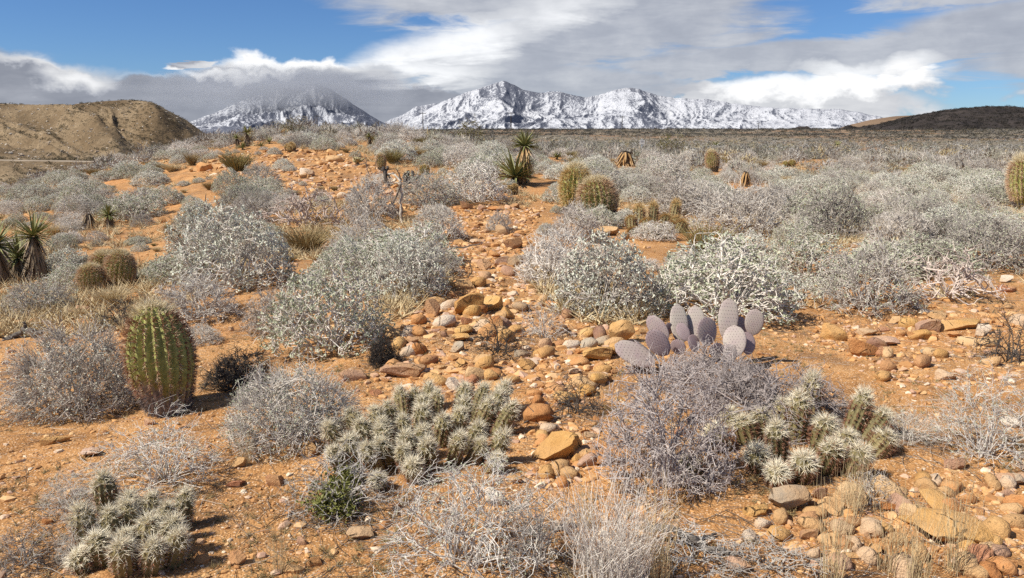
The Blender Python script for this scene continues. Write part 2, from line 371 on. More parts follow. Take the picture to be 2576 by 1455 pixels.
def hill_mat(name, stops, spk, scale):
    m, t, b = new_mat(name); b.inputs['Roughness'].default_value = 0.95; b.inputs['Specular IOR Level'].default_value = 0.05
    p = t.add('ShaderNodeNewGeometry').outputs['Position']
    n = t.noise(p, scale, 6, 0.62); n2 = t.noise(p, scale * 14, 4, 0.6)
    c = t.ramp(t.math('ADD', t.math('MULTIPLY', n, 0.7), t.math('MULTIPLY', n2, 0.3)), stops)
    vo = t.add('ShaderNodeTexVoronoi'); vo.inputs['Scale'].default_value = scale * 40; t.link(p, vo.inputs['Vector'])
    k = t.math('MULTIPLY', t.math('LESS_THAN', vo.outputs['Distance'], 0.36), t.smooth(n2, 0.40, 0.55))
    t.link(t.mix(t.math('MULTIPLY', k, 0.85), c, spk), b.inputs['Base Color'])
    bump(t, b, n2, 0.7, 0.6)
    return m
HILLS = {}
def build_brown_hill():
    az = np.linspace(R(-50), R(-14), 330); rr = np.concatenate([np.linspace(95, 320, 170), np.linspace(324, 430, 18)])
    crest = smooth1(prof_at([(-900, 275), (-500, 250), (-200, 262), (0, 262), (100, 264), (200, 262), (265, 255), (330, 252), (385, 258), (420, 278), (470, 304), (520, 324), (570, 342), (640, 362), (760, 400)], az), 9)
    bank = prof_at([(-900, 415), (0, 405), (150, 407), (260, 409), (305, 416), (330, 432), (380, 470), (450, 520), (760, 700)], az)
    Rg, A = np.meshgrid(rr, az, indexing='ij')
    X = Rg * np.sin(A); Y = Rg * np.cos(A)
    zc = EYE + 290 * crest[None, :]; zb = EYE + 186 * bank[None, :]
    zb = np.minimum(zb, zc - 2)
    fl = -16.0
    lowp = fl + (zb - fl) * np.clip((Rg - 128) / 56, 0, 1) ** 0.9
    t = np.clip((Rg - 198) / (290 - 198), 0, 1)
    up = zb - 0.9 + (zc - zb + 0.9) * (0.35 * t + 0.65 * S(0, 1, t))
    Z = np.where(Rg < 186, lowp, up)
    Z = np.where((Rg >= 184) & (Rg < 198), zb - 0.9 * S(186, 190, Rg), Z)
    Z = np.where(Rg > 290, zc - (Rg - 290) * 0.22, Z)
    env = S(200, 235, Rg) * (1 - 0.75 * S(265, 292, Rg)); env2 = S(128, 145, Rg) * (1 - S(172, 184, Rg))
    gx = A * 290; warp = (fbm(gx / 40, Rg / 60, 3, 5) - .5) * 26
    g = ridged((gx + warp + (Rg - 250) * 0.45) / 30, Rg / 150, 5, 71)
    Z = Z - (0.55 - g) * 12.0 * env + (fbm(gx / 12, Rg / 14, 4, 9) - .5) * 2.6 * env
    g2 = ridged((gx + warp) / 15, Rg / 60, 3, 44); Z = Z - (0.5 - g2) * 1.8 * env2 + (fbm(gx / 4, Rg / 5, 3, 19) - .5) * 0.9 * env2
    Zs = fit_crest(np.where(Rg < 199, -99, Z), rr, crest); Z = np.where(Rg < 199, Z, Z + (Zs - Z) * S(215, 270, Rg))
    V = np.stack([X, Y, Z], -1).reshape(-1, 3)
    m = hill_mat('hill_earth', [(0.28, (0.085, 0.060, 0.036)), (0.45, (0.165, 0.118, 0.070)), (0.58, (0.26, 0.195, 0.122)), (0.75, (0.34, 0.27, 0.18))], (0.080, 0.062, 0.040), 0.045)
    structure(obj('hill', mesh('hill', V, [grid_faces(len(rr), len(az))], [m], smooth=True)))
    HILLS['brown'] = (az, rr, Z)
    # the graded track on its bench
    ii = np.where(az < az_el(318, 410)[0])[0]; a = az[ii]
    zb1 = (zb + 0 * Rg)[0, ii]
    W = []
    for r0, dz in ((185.0, -0.32), (185.5, -0.02), (187.2, -0.05), (190.5, 0.02)):
        j = np.searchsorted(rr, r0); W.append(np.stack([r0 * np.sin(a), r0 * np.cos(a), zb1 + dz + 0.10], -1))
    rm = vary_mat('track_gravel', [(0.2, (0.24, 0.19, 0.13)), (0.8, (0.40, 0.33, 0.25))], 0.25, 0.95, amount=0.0)
    structure(obj('road', mesh('road', np.concatenate(W), [grid_faces(4, len(a))], [rm])))
build_brown_hill()

def simple_hill(name, pts, r0, rc, r1, mat, amp, cell, seed, ncol, base):
    us = [p[0] for p in pts]; az = np.linspace(az_el(us[0], 332)[0], az_el(us[-1], 332)[0], ncol)
    crest = smooth1(prof_at(pts, az), 9); rr = np.concatenate([np.linspace(r0, rc, 90), np.linspace(rc + 8, r1, 10)])
    Rg, A = np.meshgrid(rr, az, indexing='ij'); X = Rg * np.sin(A); Y = Rg * np.cos(A)
    zc = EYE + rc * crest[None, :]; zg = H0(X, Y) - 1.5
    t = np.clip((Rg - r0) / (rc - r0), 0, 1)
    Z = zg + np.maximum(zc - zg, 0) * (0.45 * t + 0.55 * S(0, 1, t))
    Z = np.where(Rg > rc, zc - (Rg - rc) * 0.3, Z)
    env = S(0, 0.35, t) * (1 - 0.6 * S(0.8, 1, t)) * (Rg <= rc)
    gx = A * rc; wv = (fbm(gx / cell, Rg / cell, 3, seed + 7) - .5) * cell
    Z = Z - (0.55 - ridged((gx + wv) / cell, Rg / (cell * 4), 4, seed)) * amp * env + (fbm(gx / cell * 4, Rg / cell * 4, 4, seed + 3) - .5) * amp * 0.4 * env
    Zf = fit_crest(Z, rr, crest); Z = Z + (Zf - Z) * S(0.3, 0.9, t)
    V = np.stack([X, Y, Z], -1).reshape(-1, 3)
    HILLS[name] = (az, rr, Z)
    return structure(obj('hill', mesh('hill', V, [grid_faces(len(rr), len(az))], [mat], smooth=True)))
M_hill_shadow = hill_mat('hill_shadow_paint', [(0.3, (0.026, 0.022, 0.021)), (0.5, (0.044, 0.037, 0.034)), (0.7, (0.066, 0.054, 0.047))], (0.022, 0.020, 0.019), 0.02)  # cloud shadow over this hill is put into its base colour
M_tan = hill_mat('tan_hill_earth', [(0.3, (0.15, 0.10, 0.065)), (0.5, (0.21, 0.145, 0.095)), (0.7, (0.26, 0.19, 0.13))], (0.12, 0.085, 0.06), 0.02)
simple_hill('dark', [(1950, 338), (2060, 334), (2130, 327), (2200, 316), (2260, 300), (2350, 282), (2420, 273), (2490, 268), (2540, 268), (2575, 272), (2700, 262), (2900, 280), (3200, 300)], 430, 700, 900, M_hill_shadow, 9, 60, 301, 260, 0)
simple_hill('tan', [(1980, 334), (2090, 329), (2140, 314), (2190, 302), (2250, 293), (2320, 290), (2420, 296), (2600, 320)], 800, 1100, 1400, M_tan, 10, 90, 401, 160, 0)

def snow_mat():
    m, t, b = new_mat('snow_and_forest'); b.inputs['Roughness'].default_value = 0.8; b.inputs['Specular IOR Level'].default_value = 0.1
    g = t.add('ShaderNodeNewGeometry'); p = g.outputs['Position']
    big = t.noise(p, 0.0016, 5, 0.6); mid = t.noise(p, 0.011, 5, 0.68); fine = t.noise(p, 0.075, 3, 0.7); vfine = t.noise(p, 0.16, 2, 0.6)
    sep = t.add('ShaderNodeSeparateXYZ'); t.link(p, sep.inputs[0])
    sn = t.add('ShaderNodeSeparateXYZ'); t.link(g.outputs['True Normal'], sn.inputs[0])
    west = t.smooth(sep.outputs[0], -900, -1400)
    east = t.smooth(sep.outputs[0], 300, 1900)                      # forest thins out towards the right-hand end of the range
    slope_x = t.math('MULTIPLY', sn.outputs[0], 0.34)                 # raises the dark-cover mask on slopes facing right
    thr = t.math('ADD', t.math('ADD', t.math('MULTIPLY', t.math('SUBTRACT', big, 0.5), 0.55), t.math('MULTIPLY', t.math('SUBTRACT', mid, 0.5), 0.26)), slope_x)
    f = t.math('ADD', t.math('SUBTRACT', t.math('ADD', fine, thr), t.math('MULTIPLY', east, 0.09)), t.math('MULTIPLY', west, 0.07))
    mask = t.math('MULTIPLY', t.smooth(f, 0.44, 0.54), 0.95)
    scrub = t.math('MULTIPLY', t.smooth(t.math('ADD', vfine, t.math('MULTIPLY', t.math('SUBTRACT', mid, 0.5), 0.4)), 0.50, 0.62), 0.6)
    mask = t.math('MAXIMUM', mask, scrub)
    c = t.mix(mask, (0.52, 0.535, 0.565), (0.105, 0.115, 0.148))
    t.link(c, b.inputs['Base Color']); bump(t, b, t.math('ADD', fine, mid), 0.8, 9.0)
    return m
M_snow = snow_mat()
def mountain(pts, r0, rc, r1, seed, ncol, nrow, cell=620.0, spur=0.42):
    us = [p[0] for p in pts]; az = np.linspace(az_el(us[0], 332)[0], az_el(us[-1], 332)[0], ncol)
    crest = smooth1(prof_at(pts, az), max(5, ncol // 90)); crest = np.maximum(crest, 0.0)
    rr = np.concatenate([np.linspace(r0, rc, nrow), np.linspace(rc + 40, r1, 12)])
    Rg, A = np.meshgrid(rr, az, indexing='ij'); X = Rg * np.sin(A); Y = Rg * np.cos(A)
    gx = A * rc; t = np.clip((Rg - r0) / (rc - r0), 0, 1)
    wx = (fbm(gx / cell, Rg / cell, 4, seed + 50) - .5) * cell * 0.9
    broad = smooth1(crest, max(9, ncol // 14))[None, :] * 0.75 + crest[None, :] * 0.25
    top = rc * (crest[None, :] * S(0.45, 1, t) + broad * (1 - S(0.45, 1, t)))
    rg = ridged((gx + wx + (Rg - rc) * 0.12) / cell, Rg / (cell * 2.2), 6, seed, 0.52)
    sm = ridged((gx + wx * 0.6) / (cell * 0.3), Rg / (cell * 0.55), 5, seed + 9, 0.55)
    prof = 0.62 * t + 0.38 * S(0, 1, t)
    Z = top * prof * (1 - spur * (1 - rg) * S(0.02, 0.25, t) * (1 - 0.75 * S(0.75, 1, t)))
    Z = Z + (sm - 0.45) * 0.10 * top * S(0.05, 0.3, t) * (1 - 0.6 * S(0.8, 1, t))
    gl = ridged((gx + wx * 0.8 + (Rg - rc) * 0.30) / (cell * 0.16), Rg / (cell * 1.1), 4, seed + 21, 0.6)
    gl2 = ridged((gx + wx - (Rg - rc) * 0.25) / (cell * 0.34), Rg / (cell * 1.6), 3, seed + 33, 0.55)
    Z = Z - top * (0.055 * (1 - gl) + 0.11 * (1 - gl2)) * S(0.03, 0.25, t) * (1 - 0.7 * S(0.85, 1, t))
    Z = np.where(Rg > rc, top - (Rg - rc) * 0.35, Z)
    Z = fit_crest(Z + EYE, rr, crest + (fbm(gx[0] / 60, gx[0] * 0, 4, seed + 3) - .5) * 0.0022 * (crest > 0.004))
    Z = np.where(t < 0.02, -30, Z)
    V = np.stack([X, Y, Z], -1).reshape(-1, 3)
    return structure(obj('mountain', mesh('mountain', V, [grid_faces(len(rr), len(az))], [M_snow], smooth=True)))
mountain([(880, 333), (960, 331), (1000, 322), (1050, 292), (1090, 266), (1160, 237), (1210, 221), (1240, 210), (1265, 205), (1290, 213), (1315, 227), (1350, 233), (1410, 231), (1440, 240), (1470, 246), (1510, 238), (1550, 226), (1580, 222), (1605, 224), (1650, 240), (1700, 248), (1780, 250), (1850, 262), (1930, 271), (2000, 274), (2100, 275), (2150, 281), (2220, 297), (2300, 318), (2420, 333)], 4700, 6400, 7200, 811, 620, 120, 560)
mountain([(380, 333), (470, 312), (540, 285), (600, 258), (640, 243), (680, 236), (705, 224), (745, 221), (790, 212), (830, 222), (870, 250), (920, 283), (960, 308), (1010, 325), (1080, 333)], 5000, 6900, 7700, 902, 330, 110, 520, 0.62)
mountain([(900, 333), (960, 312), (1010, 290), (1050, 268), (1090, 262), (1140, 266), (1220, 300), (1300, 333)], 7600, 8600, 9200, 955, 160, 50, 700, 0.3)
mountain([(430, 333), (500, 326), (560, 318), (600, 322), (650, 330), (700, 334)], 4300, 4700, 5000, 977, 90, 30, 200, 0.3)

def ico(sub):
    import bmesh
    bm = bmesh.new(); bmesh.ops.create_icosphere(bm, subdivisions=sub, radius=1.0)
    V = np.array([v.co[:] for v in bm.verts]); F = np.array([[v.index for v in f.verts] for f in bm.faces]); bm.free(); return V, F
# cloud draped over the western summit
def summit_cloud():
    a0, e0 = az_el(700, 226); D = 6500.0; c = Vector((D * math.sin(a0), D * math.cos(a0), EYE + D * float(e0)))
    m = bpy.data.materials.new('cloud_vapour'); m.use_nodes = True; t = NT(m.node_tree); t.n.clear()
    out = t.add('ShaderNodeOutputMaterial'); pv = t.add('ShaderNodeVolumePrincipled'); pv.inputs['Color'].default_value = (0.60, 0.62, 0.66, 1); pv.inputs['Anisotropy'].default_value = 0.25
    tc = t.add('ShaderNodeTexCoord'); ln = t.add('ShaderNodeVectorMath'); ln.operation = 'LENGTH'; t.link(tc.outputs['Object'], ln.inputs[0])
    n = t.noise(tc.outputs['Object'], 2.6, 5, 0.6, 0.3)
    f = t.math('SUBTRACT', t.math('ADD', t.math('SUBTRACT', 1.0, ln.outputs['Value']), t.math('MULTIPLY', t.math('SUBTRACT', n, 0.5), 1.1)), 0.05)
    t.link(t.math('MULTIPLY', t.math('POWER', t.math('MAXIMUM', f, 0.0), 1.2), 0.0052), pv.inputs['Density']); t.link(pv.outputs[0], out.inputs['Volume'])
    V, F = ico(4)
    o = obj('cloud', mesh('cloud', V, [F], [m], smooth=True), None, c, (0, 0, -a0), (1150, 620, 205)); tag(o, None, None, None, 'stuff')
summit_cloud()
# ------------------------------------------------------------------ plant and rock builders
def bez(p0, p1, p2, m):
    t = np.linspace(0, 1, m)[None, :, None]
    return (1 - t) ** 2 * p0[:, None] + 2 * t * (1 - t) * p1[:, None] + t * t * p2[:, None]
def branch_to(rng, nodes, ndir, targets, m, wig, back=0.35, bow=0.5):
    """join every target to the most convenient existing node with a bent twig"""
    d = targets[:, None] - nodes[None]; dist = np.linalg.norm(d, axis=2)
    cost = dist + back * np.linalg.norm(nodes, axis=1)[None] * 0.0 + 0.15 * np.maximum(0, -(unit(d) * ndir[None]).sum(2)) + rng.uniform(0, 0.05, dist.shape)
    i = cost.argmin(1); p0 = nodes[i]; L = dist[np.arange(len(i)), i][:, None]
    p1 = p0 + ndir[i] * L * bow + rng.normal(size=p0.shape) * L * wig
    P = bez(p0, p1, targets, m)
    P[:, 1:-1] += rng.normal(size=P[:, 1:-1].shape) * L[:, None] * wig * 0.28
    return P
def dome_pts(rng, n, hw, hh, shell=0.55, zmin=0.03, lump=0.18):
    v = unit(rng.normal(size=(n * 2, 3))); v[:, 2] = np.abs(v[:, 2]); v = v[v[:, 2] > zmin][:n]
    a = np.arctan2(v[:, 1], v[:, 0]); ph = rng.uniform(0, 6.28, 4)
    k = 1 + lump * (np.sin(2 * a + ph[0]) * 0.5 + np.sin(3 * a + ph[1] + 3 * v[:, 2]) * 0.5 + np.sin(5 * a + ph[2] + 5 * v[:, 2]) * 0.4)
    r = (shell + (1 - shell) * rng.uniform(0, 1, len(v)) ** 0.5) * k
    return v * r[:, None] * np.array([hw, hw, hh])
def shrub_twigs(seed, hh=0.62, n=(26, 200, 1500), rad=(0.011, 0.006, 0.0034), wig=0.22, shell=0.6, m2=5, lump=0.18, zmin=0.03, spread=0.16):
    """unit shrub: one metre across, hh high; returns twig geometry and the twig tips with their directions"""
    rng = np.random.default_rng(seed); hw = 0.5
    t0 = dome_pts(rng, n[0], hw * 0.62, hh * 0.62, 0.6, 0.08, lump)
    b0 = np.concatenate([rng.normal(size=(len(t0), 2)) * spread * 0.35 + t0[:, :2] * spread, np.full((len(t0), 1), -0.03)], 1)
    mid = (b0 + t0) * 0.5 + np.array([0, 0, 0.10 * hh]) + rng.normal(size=t0.shape) * 0.04
    P0 = bez(b0, mid, t0, 5); j = Join()
    V, F = tubes(P0, np.linspace(rad[0], rad[1], 5)[None].repeat(len(P0), 0), 4, rng); j.add(V, F)
    nodes = P0[:, 1:].reshape(-1, 3); nd = unit(np.gradient(P0, axis=1))[:, 1:].reshape(-1, 3)
    t1 = dome_pts(rng, n[1], hw * 0.86, hh * 0.86, 0.55, 0.04, lump)
    P1 = branch_to(rng, nodes, nd, t1, 5, wig)
    V, F = tubes(P1, np.linspace(rad[1], rad[2] * 1.15, 5)[None].repeat(len(P1), 0), 3, rng); j.add(V, F)
    nodes = np.concatenate([nodes, P1[:, 1:].reshape(-1, 3)]); nd = np.concatenate([nd, unit(np.gradient(P1, axis=1))[:, 1:].reshape(-1, 3)])
    t2 = dome_pts(rng, n[2], hw, hh, shell, zmin, lump)
    P2 = branch_to(rng, nodes, nd, t2, m2, wig)
    V, F = tubes(P2, np.linspace(rad[2], rad[2] * 0.55, m2)[None].repeat(len(P2), 0), 3, rng); j.add(V, F)
    td = unit(P2[:, -1] - P2[:, -2])
    return j, P2[:, -1], td, rng, P2
def leaves(rng, pos, dirs, L, W, spread=0.9, fold=0.25):
    """small folded diamond leaves: four triangles each"""
    n = len(pos); d = unit(dirs + rng.normal(size=(n, 3)) * spread); s = unit(np.cross(d, rng.normal(size=(n, 3)))); nn = np.cross(d, s)
    l = L * rng.uniform(0.7, 1.3, (n, 1)); w = W * rng.uniform(0.7, 1.3, (n, 1))
    a = pos; b = pos + d * l * 0.5 + s * w * 0.5 + nn * w * fold; c = pos + d * l; e = pos + d * l * 0.5 - s * w * 0.5 + nn * w * fold
    V = np.stack([a, b, c, e], 1).reshape(-1, 3); k = np.arange(n)[:, None] * 4
    F = np.concatenate([k + np.array([[0, 1, 2]]), k + np.array([[0, 2, 3]])], 0)
    return V, F
def spikes(base, dirs, L, W, rng, bend=None):
    """thin tapering spines: three-sided, one bend if asked"""
    n = len(base); d = unit(dirs); s = unit(np.cross(d, rng.normal(size=(n, 3)))); q = np.cross(d, s)
    L = np.broadcast_to(np.asarray(L, float).reshape(-1, 1), (n, 1)); W = np.broadcast_to(np.asarray(W, float).reshape(-1, 1), (n, 1))
    ring = [base + (s * math.cos(a) + q * math.sin(a)) * W for a in (0, 2.094, 4.189)]
    tip = base + d * L
    if bend is not None: tip = tip + bend
    V = np.stack(ring + [tip], 1).reshape(-1, 3); k = np.arange(n)[:, None] * 4
    F = np.concatenate([k + np.array([[0, 1, 3]]), k + np.array([[1, 2, 3]]), k + np.array([[2, 0, 3]])], 0)
    return V, F

# --- plant materials (real colours of bark, leaf, spine)
M_twig_pale = vary_mat('bark_pale_grey', [(0.1, (0.35, 0.31, 0.265)), (0.5, (0.59, 0.54, 0.475)), (0.9, (0.77, 0.72, 0.645))], 5, 0.8)
M_twig_grey = vary_mat('bark_grey', [(0.1, (0.24, 0.215, 0.185)), (0.5, (0.44, 0.402, 0.352)), (0.9, (0.62, 0.575, 0.51))], 5, 0.85)
M_twig_purple = vary_mat('bark_mauve_grey', [(0.1, (0.18, 0.150, 0.138)), (0.5, (0.345, 0.30, 0.280)), (0.9, (0.51, 0.455, 0.425))], 5, 0.85)
M_twig_pink = vary_mat('bark_pinkish', [(0.1, (0.33, 0.26, 0.22)), (0.5, (0.52, 0.43, 0.37)), (0.9, (0.66, 0.58, 0.51))], 5, 0.8)
M_twig_dark = vary_mat('bark_dark', [(0.1, (0.035, 0.030, 0.026)), (0.5, (0.085, 0.073, 0.063)), (0.9, (0.17, 0.15, 0.13))], 6, 0.9)
M_twig_white = vary_mat('bark_bleached', [(0.1, (0.30, 0.27, 0.235)), (0.5, (0.50, 0.465, 0.415)), (0.9, (0.70, 0.655, 0.59))], 5, 0.75)
M_leaf_pale = vary_mat('leaf_silver', [(0.05, (0.33, 0.345, 0.265)), (0.45, (0.57, 0.58, 0.47)), (0.95, (0.79, 0.79, 0.685))], 9, 0.7, 'ISLAND')
M_leaf_sage = vary_mat('leaf_sage', [(0.05, (0.24, 0.26, 0.165)), (0.5, (0.44, 0.46, 0.325)), (0.95, (0.63, 0.645, 0.50))], 9, 0.75, 'ISLAND')
M_leaf_green = vary_mat('leaf_green', [(0.05, (0.09, 0.095, 0.022)), (0.5, (0.17, 0.175, 0.045)), (0.95, (0.27, 0.26, 0.09))], 9, 0.6, 'ISLAND')
M_leaf_creosote = vary_mat('leaf_olive_yellow', [(0.05, (0.09, 0.085, 0.018)), (0.5, (0.18, 0.165, 0.04)), (0.95, (0.28, 0.25, 0.07))], 2, 0.6, 'ISLAND')
M_straw = vary_mat('straw', [(0.05, (0.34, 0.25, 0.13)), (0.5, (0.54, 0.43, 0.25)), (0.95, (0.70, 0.60, 0.40))], 6, 0.75, 'ISLAND')
M_grass_brown = vary_mat('dry_grass', [(0.05, (0.17, 0.12, 0.05)), (0.5, (0.31, 0.235, 0.115)), (0.95, (0.46, 0.37, 0.20))], 6, 0.8, 'ISLAND')
M_grass_olive = vary_mat('olive_stems', [(0.05, (0.13, 0.11, 0.04)), (0.5, (0.24, 0.20, 0.08)), (0.95, (0.36, 0.31, 0.15))], 6, 0.8, 'ISLAND')
M_spine_pale = vary_mat('spine_straw', [(0.05, (0.48, 0.37, 0.20)), (0.5, (0.66, 0.56, 0.36)), (0.95, (0.80, 0.73, 0.56))], 9, 0.5, 'ISLAND')
M_spine_rust = vary_mat('spine_rust', [(0.05, (0.15, 0.06, 0.032)), (0.5, (0.30, 0.145, 0.085)), (0.95, (0.50, 0.31, 0.205))], 9, 0.55, 'ISLAND')
M_spine_cream = vary_mat('spine_cream', [(0.05, (0.58, 0.50, 0.34)), (0.5, (0.74, 0.67, 0.50)), (0.95, (0.86, 0.82, 0.70))], 9, 0.5, 'ISLAND')
M_spine_gold = vary_mat('spine_gold', [(0.05, (0.36, 0.22, 0.08)), (0.5, (0.55, 0.38, 0.16)), (0.95, (0.70, 0.55, 0.30))], 9, 0.5, 'ISLAND')
M_spine_tan = vary_mat('spine_pinkish_tan', [(0.05, (0.34, 0.19, 0.10)), (0.5, (0.52, 0.34, 0.21)), (0.95, (0.68, 0.53, 0.39))], 9, 0.5, 'ISLAND')
M_spine_grey = vary_mat('spine_weathered', [(0.05, (0.05, 0.035, 0.03)), (0.5, (0.14, 0.11, 0.10)), (0.95, (0.36, 0.32, 0.30))], 9, 0.6, 'ISLAND')
M_flesh = vary_mat('cactus_flesh', [(0.15, (0.11, 0.092, 0.040)), (0.5, (0.18, 0.150, 0.066)), (0.85, (0.27, 0.215, 0.10))], 14, 0.6, bumps=(60, 0.3, 0.003))
M_yucca_leaf = vary_mat('yucca_leaf', [(0.05, (0.11, 0.12, 0.04)), (0.5, (0.22, 0.225, 0.085)), (0.95, (0.40, 0.37, 0.18))], 3, 0.5, 'ISLAND')
M_yucca_dead = vary_mat('yucca_dead_leaf', [(0.05, (0.10, 0.075, 0.05)), (0.5, (0.25, 0.19, 0.125)), (0.95, (0.48, 0.39, 0.27))], 3, 0.8, 'ISLAND')
M_yucca_gold = vary_mat('yucca_bleached_leaf', [(0.05, (0.24, 0.13, 0.05)), (0.5, (0.46, 0.29, 0.13)), (0.95, (0.70, 0.56, 0.36))], 3, 0.8, 'ISLAND')
M_trunk = vary_mat('fibrous_trunk', [(0.1, (0.045, 0.035, 0.028)), (0.9, (0.13, 0.10, 0.075))], 20, 0.95, bumps=(30, 0.9, 0.02))
M_wood = vary_mat('weathered_wood', [(0.1, (0.055, 0.045, 0.038)), (0.5, (0.15, 0.13, 0.11)), (0.9, (0.30, 0.27, 0.235))], 12, 0.9, bumps=(40, 0.8, 0.01))
M_wood_pale = vary_mat('bleached_wood', [(0.2, (0.10, 0.075, 0.055)), (0.5, (0.34, 0.29, 0.23)), (0.8, (0.60, 0.55, 0.47))], 26, 0.9, bumps=(40, 0.8, 0.01))

SHRUB = {}      # kind -> list of (stem mesh, foliage mesh or None, unit height)
def reg(kind, hh, j, tm, lf=None, lm=None):
    k = len(SHRUB.setdefault(kind, []))
    sm = j.mesh(kind + '_stems', [tm]); fm = mesh(kind + '_foliage', lf[0], [lf[1]], [lm]) if lf else None
    SHRUB[kind].append((sm, fm, hh))
for i in range(4):      # brittlebush: a dome of pale wiry twigs with silver leaves
    j, tip, td, rng, P2 = shrub_twigs(100 + i, 0.60, (26, 190, 1150), (0.010, 0.0058, 0.0036), 0.26, 0.62)
    k = rng.integers(0, len(tip), 3800); on = rng.uniform(0, 1, len(k))[:, None] ** 2
    pos = P2[k, -1] * (1 - on) + P2[k, 2] * on
    reg('brittlebush', 0.60, j, M_twig_pale, leaves(rng, pos, td[k] + [0, 0, .3], 0.027, 0.0150, 0.8), M_leaf_pale if i % 2 else M_leaf_sage)
for i in range(4):      # bare domes of grey twigs
    j, tip, td, rng, P2 = shrub_twigs(200 + i, 0.56, (30, 230, 1550), (0.009, 0.005, 0.0030), 0.24, 0.50)
    if i % 2:
        k = rng.integers(0, len(tip), 1700)
        reg('twiggy_shrub', 0.56, j, M_twig_grey, leaves(rng, tip[k], td[k], 0.020, 0.011, 0.9), M_leaf_sage)
    else: reg('twiggy_shrub', 0.56, j, M_twig_grey)
for i in range(2):      # close, very dense grey domes
    j, tip, td, rng, P2 = shrub_twigs(220 + i, 0.60, (44, 460, 4600), (0.0075, 0.0036, 0.0022), 0.26, 0.40, 4, 0.16)
    k = rng.integers(0, len(tip), 3600)
    reg('dense_shrub', 0.60, j, M_twig_pale, leaves(rng, tip[k], td[k], 0.017, 0.008, 0.9), M_leaf_pale if i else M_leaf_sage)
for i in range(2):      # whitish bare dome
    j, tip, td, rng, P2 = shrub_twigs(240 + i, 0.56, (26, 190, 1300), (0.010, 0.0058, 0.0036), 0.30, 0.55)
    k = rng.integers(0, len(tip), 1500)
    reg('whitish_shrub', 0.56, j, M_twig_pale, *((leaves(rng, tip[k], td[k], 0.020, 0.011, 0.9), M_leaf_pale) if i else ()))
j, tip, td, rng, P2 = shrub_twigs(300, 0.70, (34, 330, 2600), (0.008, 0.0042, 0.0024), 0.34, 0.30, 5, 0.22)
reg('mauve_shrub', 0.70, j, M_twig_purple)
j, tip, td, rng, P2 = shrub_twigs(301, 0.42, (34, 300, 2000), (0.008, 0.0042, 0.0024), 0.34, 0.30, 5, 0.25)
reg('mauve_shrub', 0.42, j, M_twig_purple)
for i in range(2):      # open wiry shrubs close to the camera
    j, tip, td, rng, P2 = shrub_twigs(320 + i, 0.66, (44, 230, 1100), (0.0050, 0.0027, 0.0016), 0.20, 0.45, 6, 0.25)
    k = rng.integers(0, len(P2), 1500)
    reg('wiry_shrub', 0.66, j, M_twig_white if i == 0 else M_twig_pale, leaves(rng, P2[k, rng.integers(2, 6, len(k))], td[k], 0.014, 0.008, 1.0), M_leaf_sage)
j, tip, td, rng, P2 = shrub_twigs(340, 0.62, (40, 130, 300), (0.0050, 0.0032, 0.0021), 0.22, 0.6, 7, 0.2)
reg('bare_wiry_shrub', 0.62, j, M_twig_white)
for i in range(2):      # thin dark skeleton shrubs
    j, tip, td, rng, P2 = shrub_twigs(350 + i, 0.60, (16, 60, 260), (0.008, 0.0052, 0.0034), 0.30, 0.45, 5, 0.3)
    reg('dark_twig_shrub', 0.60, j, M_twig_dark if i == 0 else M_twig_grey)
j, tip, td, rng, P2 = shrub_twigs(360, 0.55, (12, 60, 190), (0.014, 0.0085, 0.0058), 0.24, 0.55, 6, 0.3)
reg('pinkish_shrub', 0.55, j, M_twig_pink)
j, tip, td, rng, P2 = shrub_twigs(370, 0.52, (30, 260, 2200), (0.010, 0.006, 0.0042), 0.45, 0.25, 4, 0.3)
reg('charred_shrub', 0.52, j, M_twig_dark)
def broom(seed, n, hh, lean, mat, kind, r0=0.006, spread=0.12, m=5, wob=0.10):
    rng = np.random.default_rng(seed); a = rng.uniform(0, 6.283, n); q = np.sqrt(rng.uniform(0, 1, n))
    b = np.stack([np.cos(a) * q * spread, np.sin(a) * q * spread, np.full(n, -0.02)], 1)
    out = np.stack([np.cos(a) * q, np.sin(a) * q, np.zeros(n)], 1) + rng.normal(size=(n, 3)) * 0.12
    L = hh * rng.uniform(0.55, 1.0, n)[:, None]
    p1 = b + np.array([0, 0, 0.55]) * L + out * L * lean * 0.3; p2 = b + np.array([0, 0, 1.0]) * L * np.sqrt(np.maximum(0.08, 1 - (lean * q[:, None]) ** 2 * 0.6)) + out * L * lean
    P = bez(b, p1, p2, m); P[:, 1:] += rng.normal(size=P[:, 1:].shape) * wob * 0.1
    V, F = tubes(P, np.linspace(r0, r0 * 0.35, m)[None].repeat(n, 0), 3, rng); j = Join(); j.add(V, F); reg(kind, hh, j, mat)
broom(400, 380, 1.0, 0.42, M_twig_pale, 'broom_shrub', 0.0036, 0.30, 6, 0.45)
for i in range(3): broom(410 + i, 520, 0.62, 0.75, [M_grass_brown, M_grass_olive, M_straw][i], 'grass_tussock', 0.0055, 0.13)
broom(420, 46, 1.0, 0.30, M_straw, 'straw_tuft', 0.0042, 0.16, 6, 0.25)
broom(421, 240, 0.95, 0.50, M_grass_olive, 'olive_stem_shrub', 0.0062, 0.20)
for i in range(2):      # creosote: open crown of olive-yellow leaf on thin stems
    j, tip, td, rng, P2 = shrub_twigs(430 + i, 0.85, (14, 90, 420), (0.011, 0.007, 0.004), 0.24, 0.5, 4, 0.3, 0.25)
    k = rng.integers(0, len(tip), 2600); on = rng.uniform(0, 1, (len(k), 1))
    reg('creosote_bush', 0.85, j, M_twig_grey, leaves(rng, P2[k, -1] * (1 - on) + P2[k, 1] * on, td[k], 0.030, 0.018, 1.0), M_leaf_creosote)
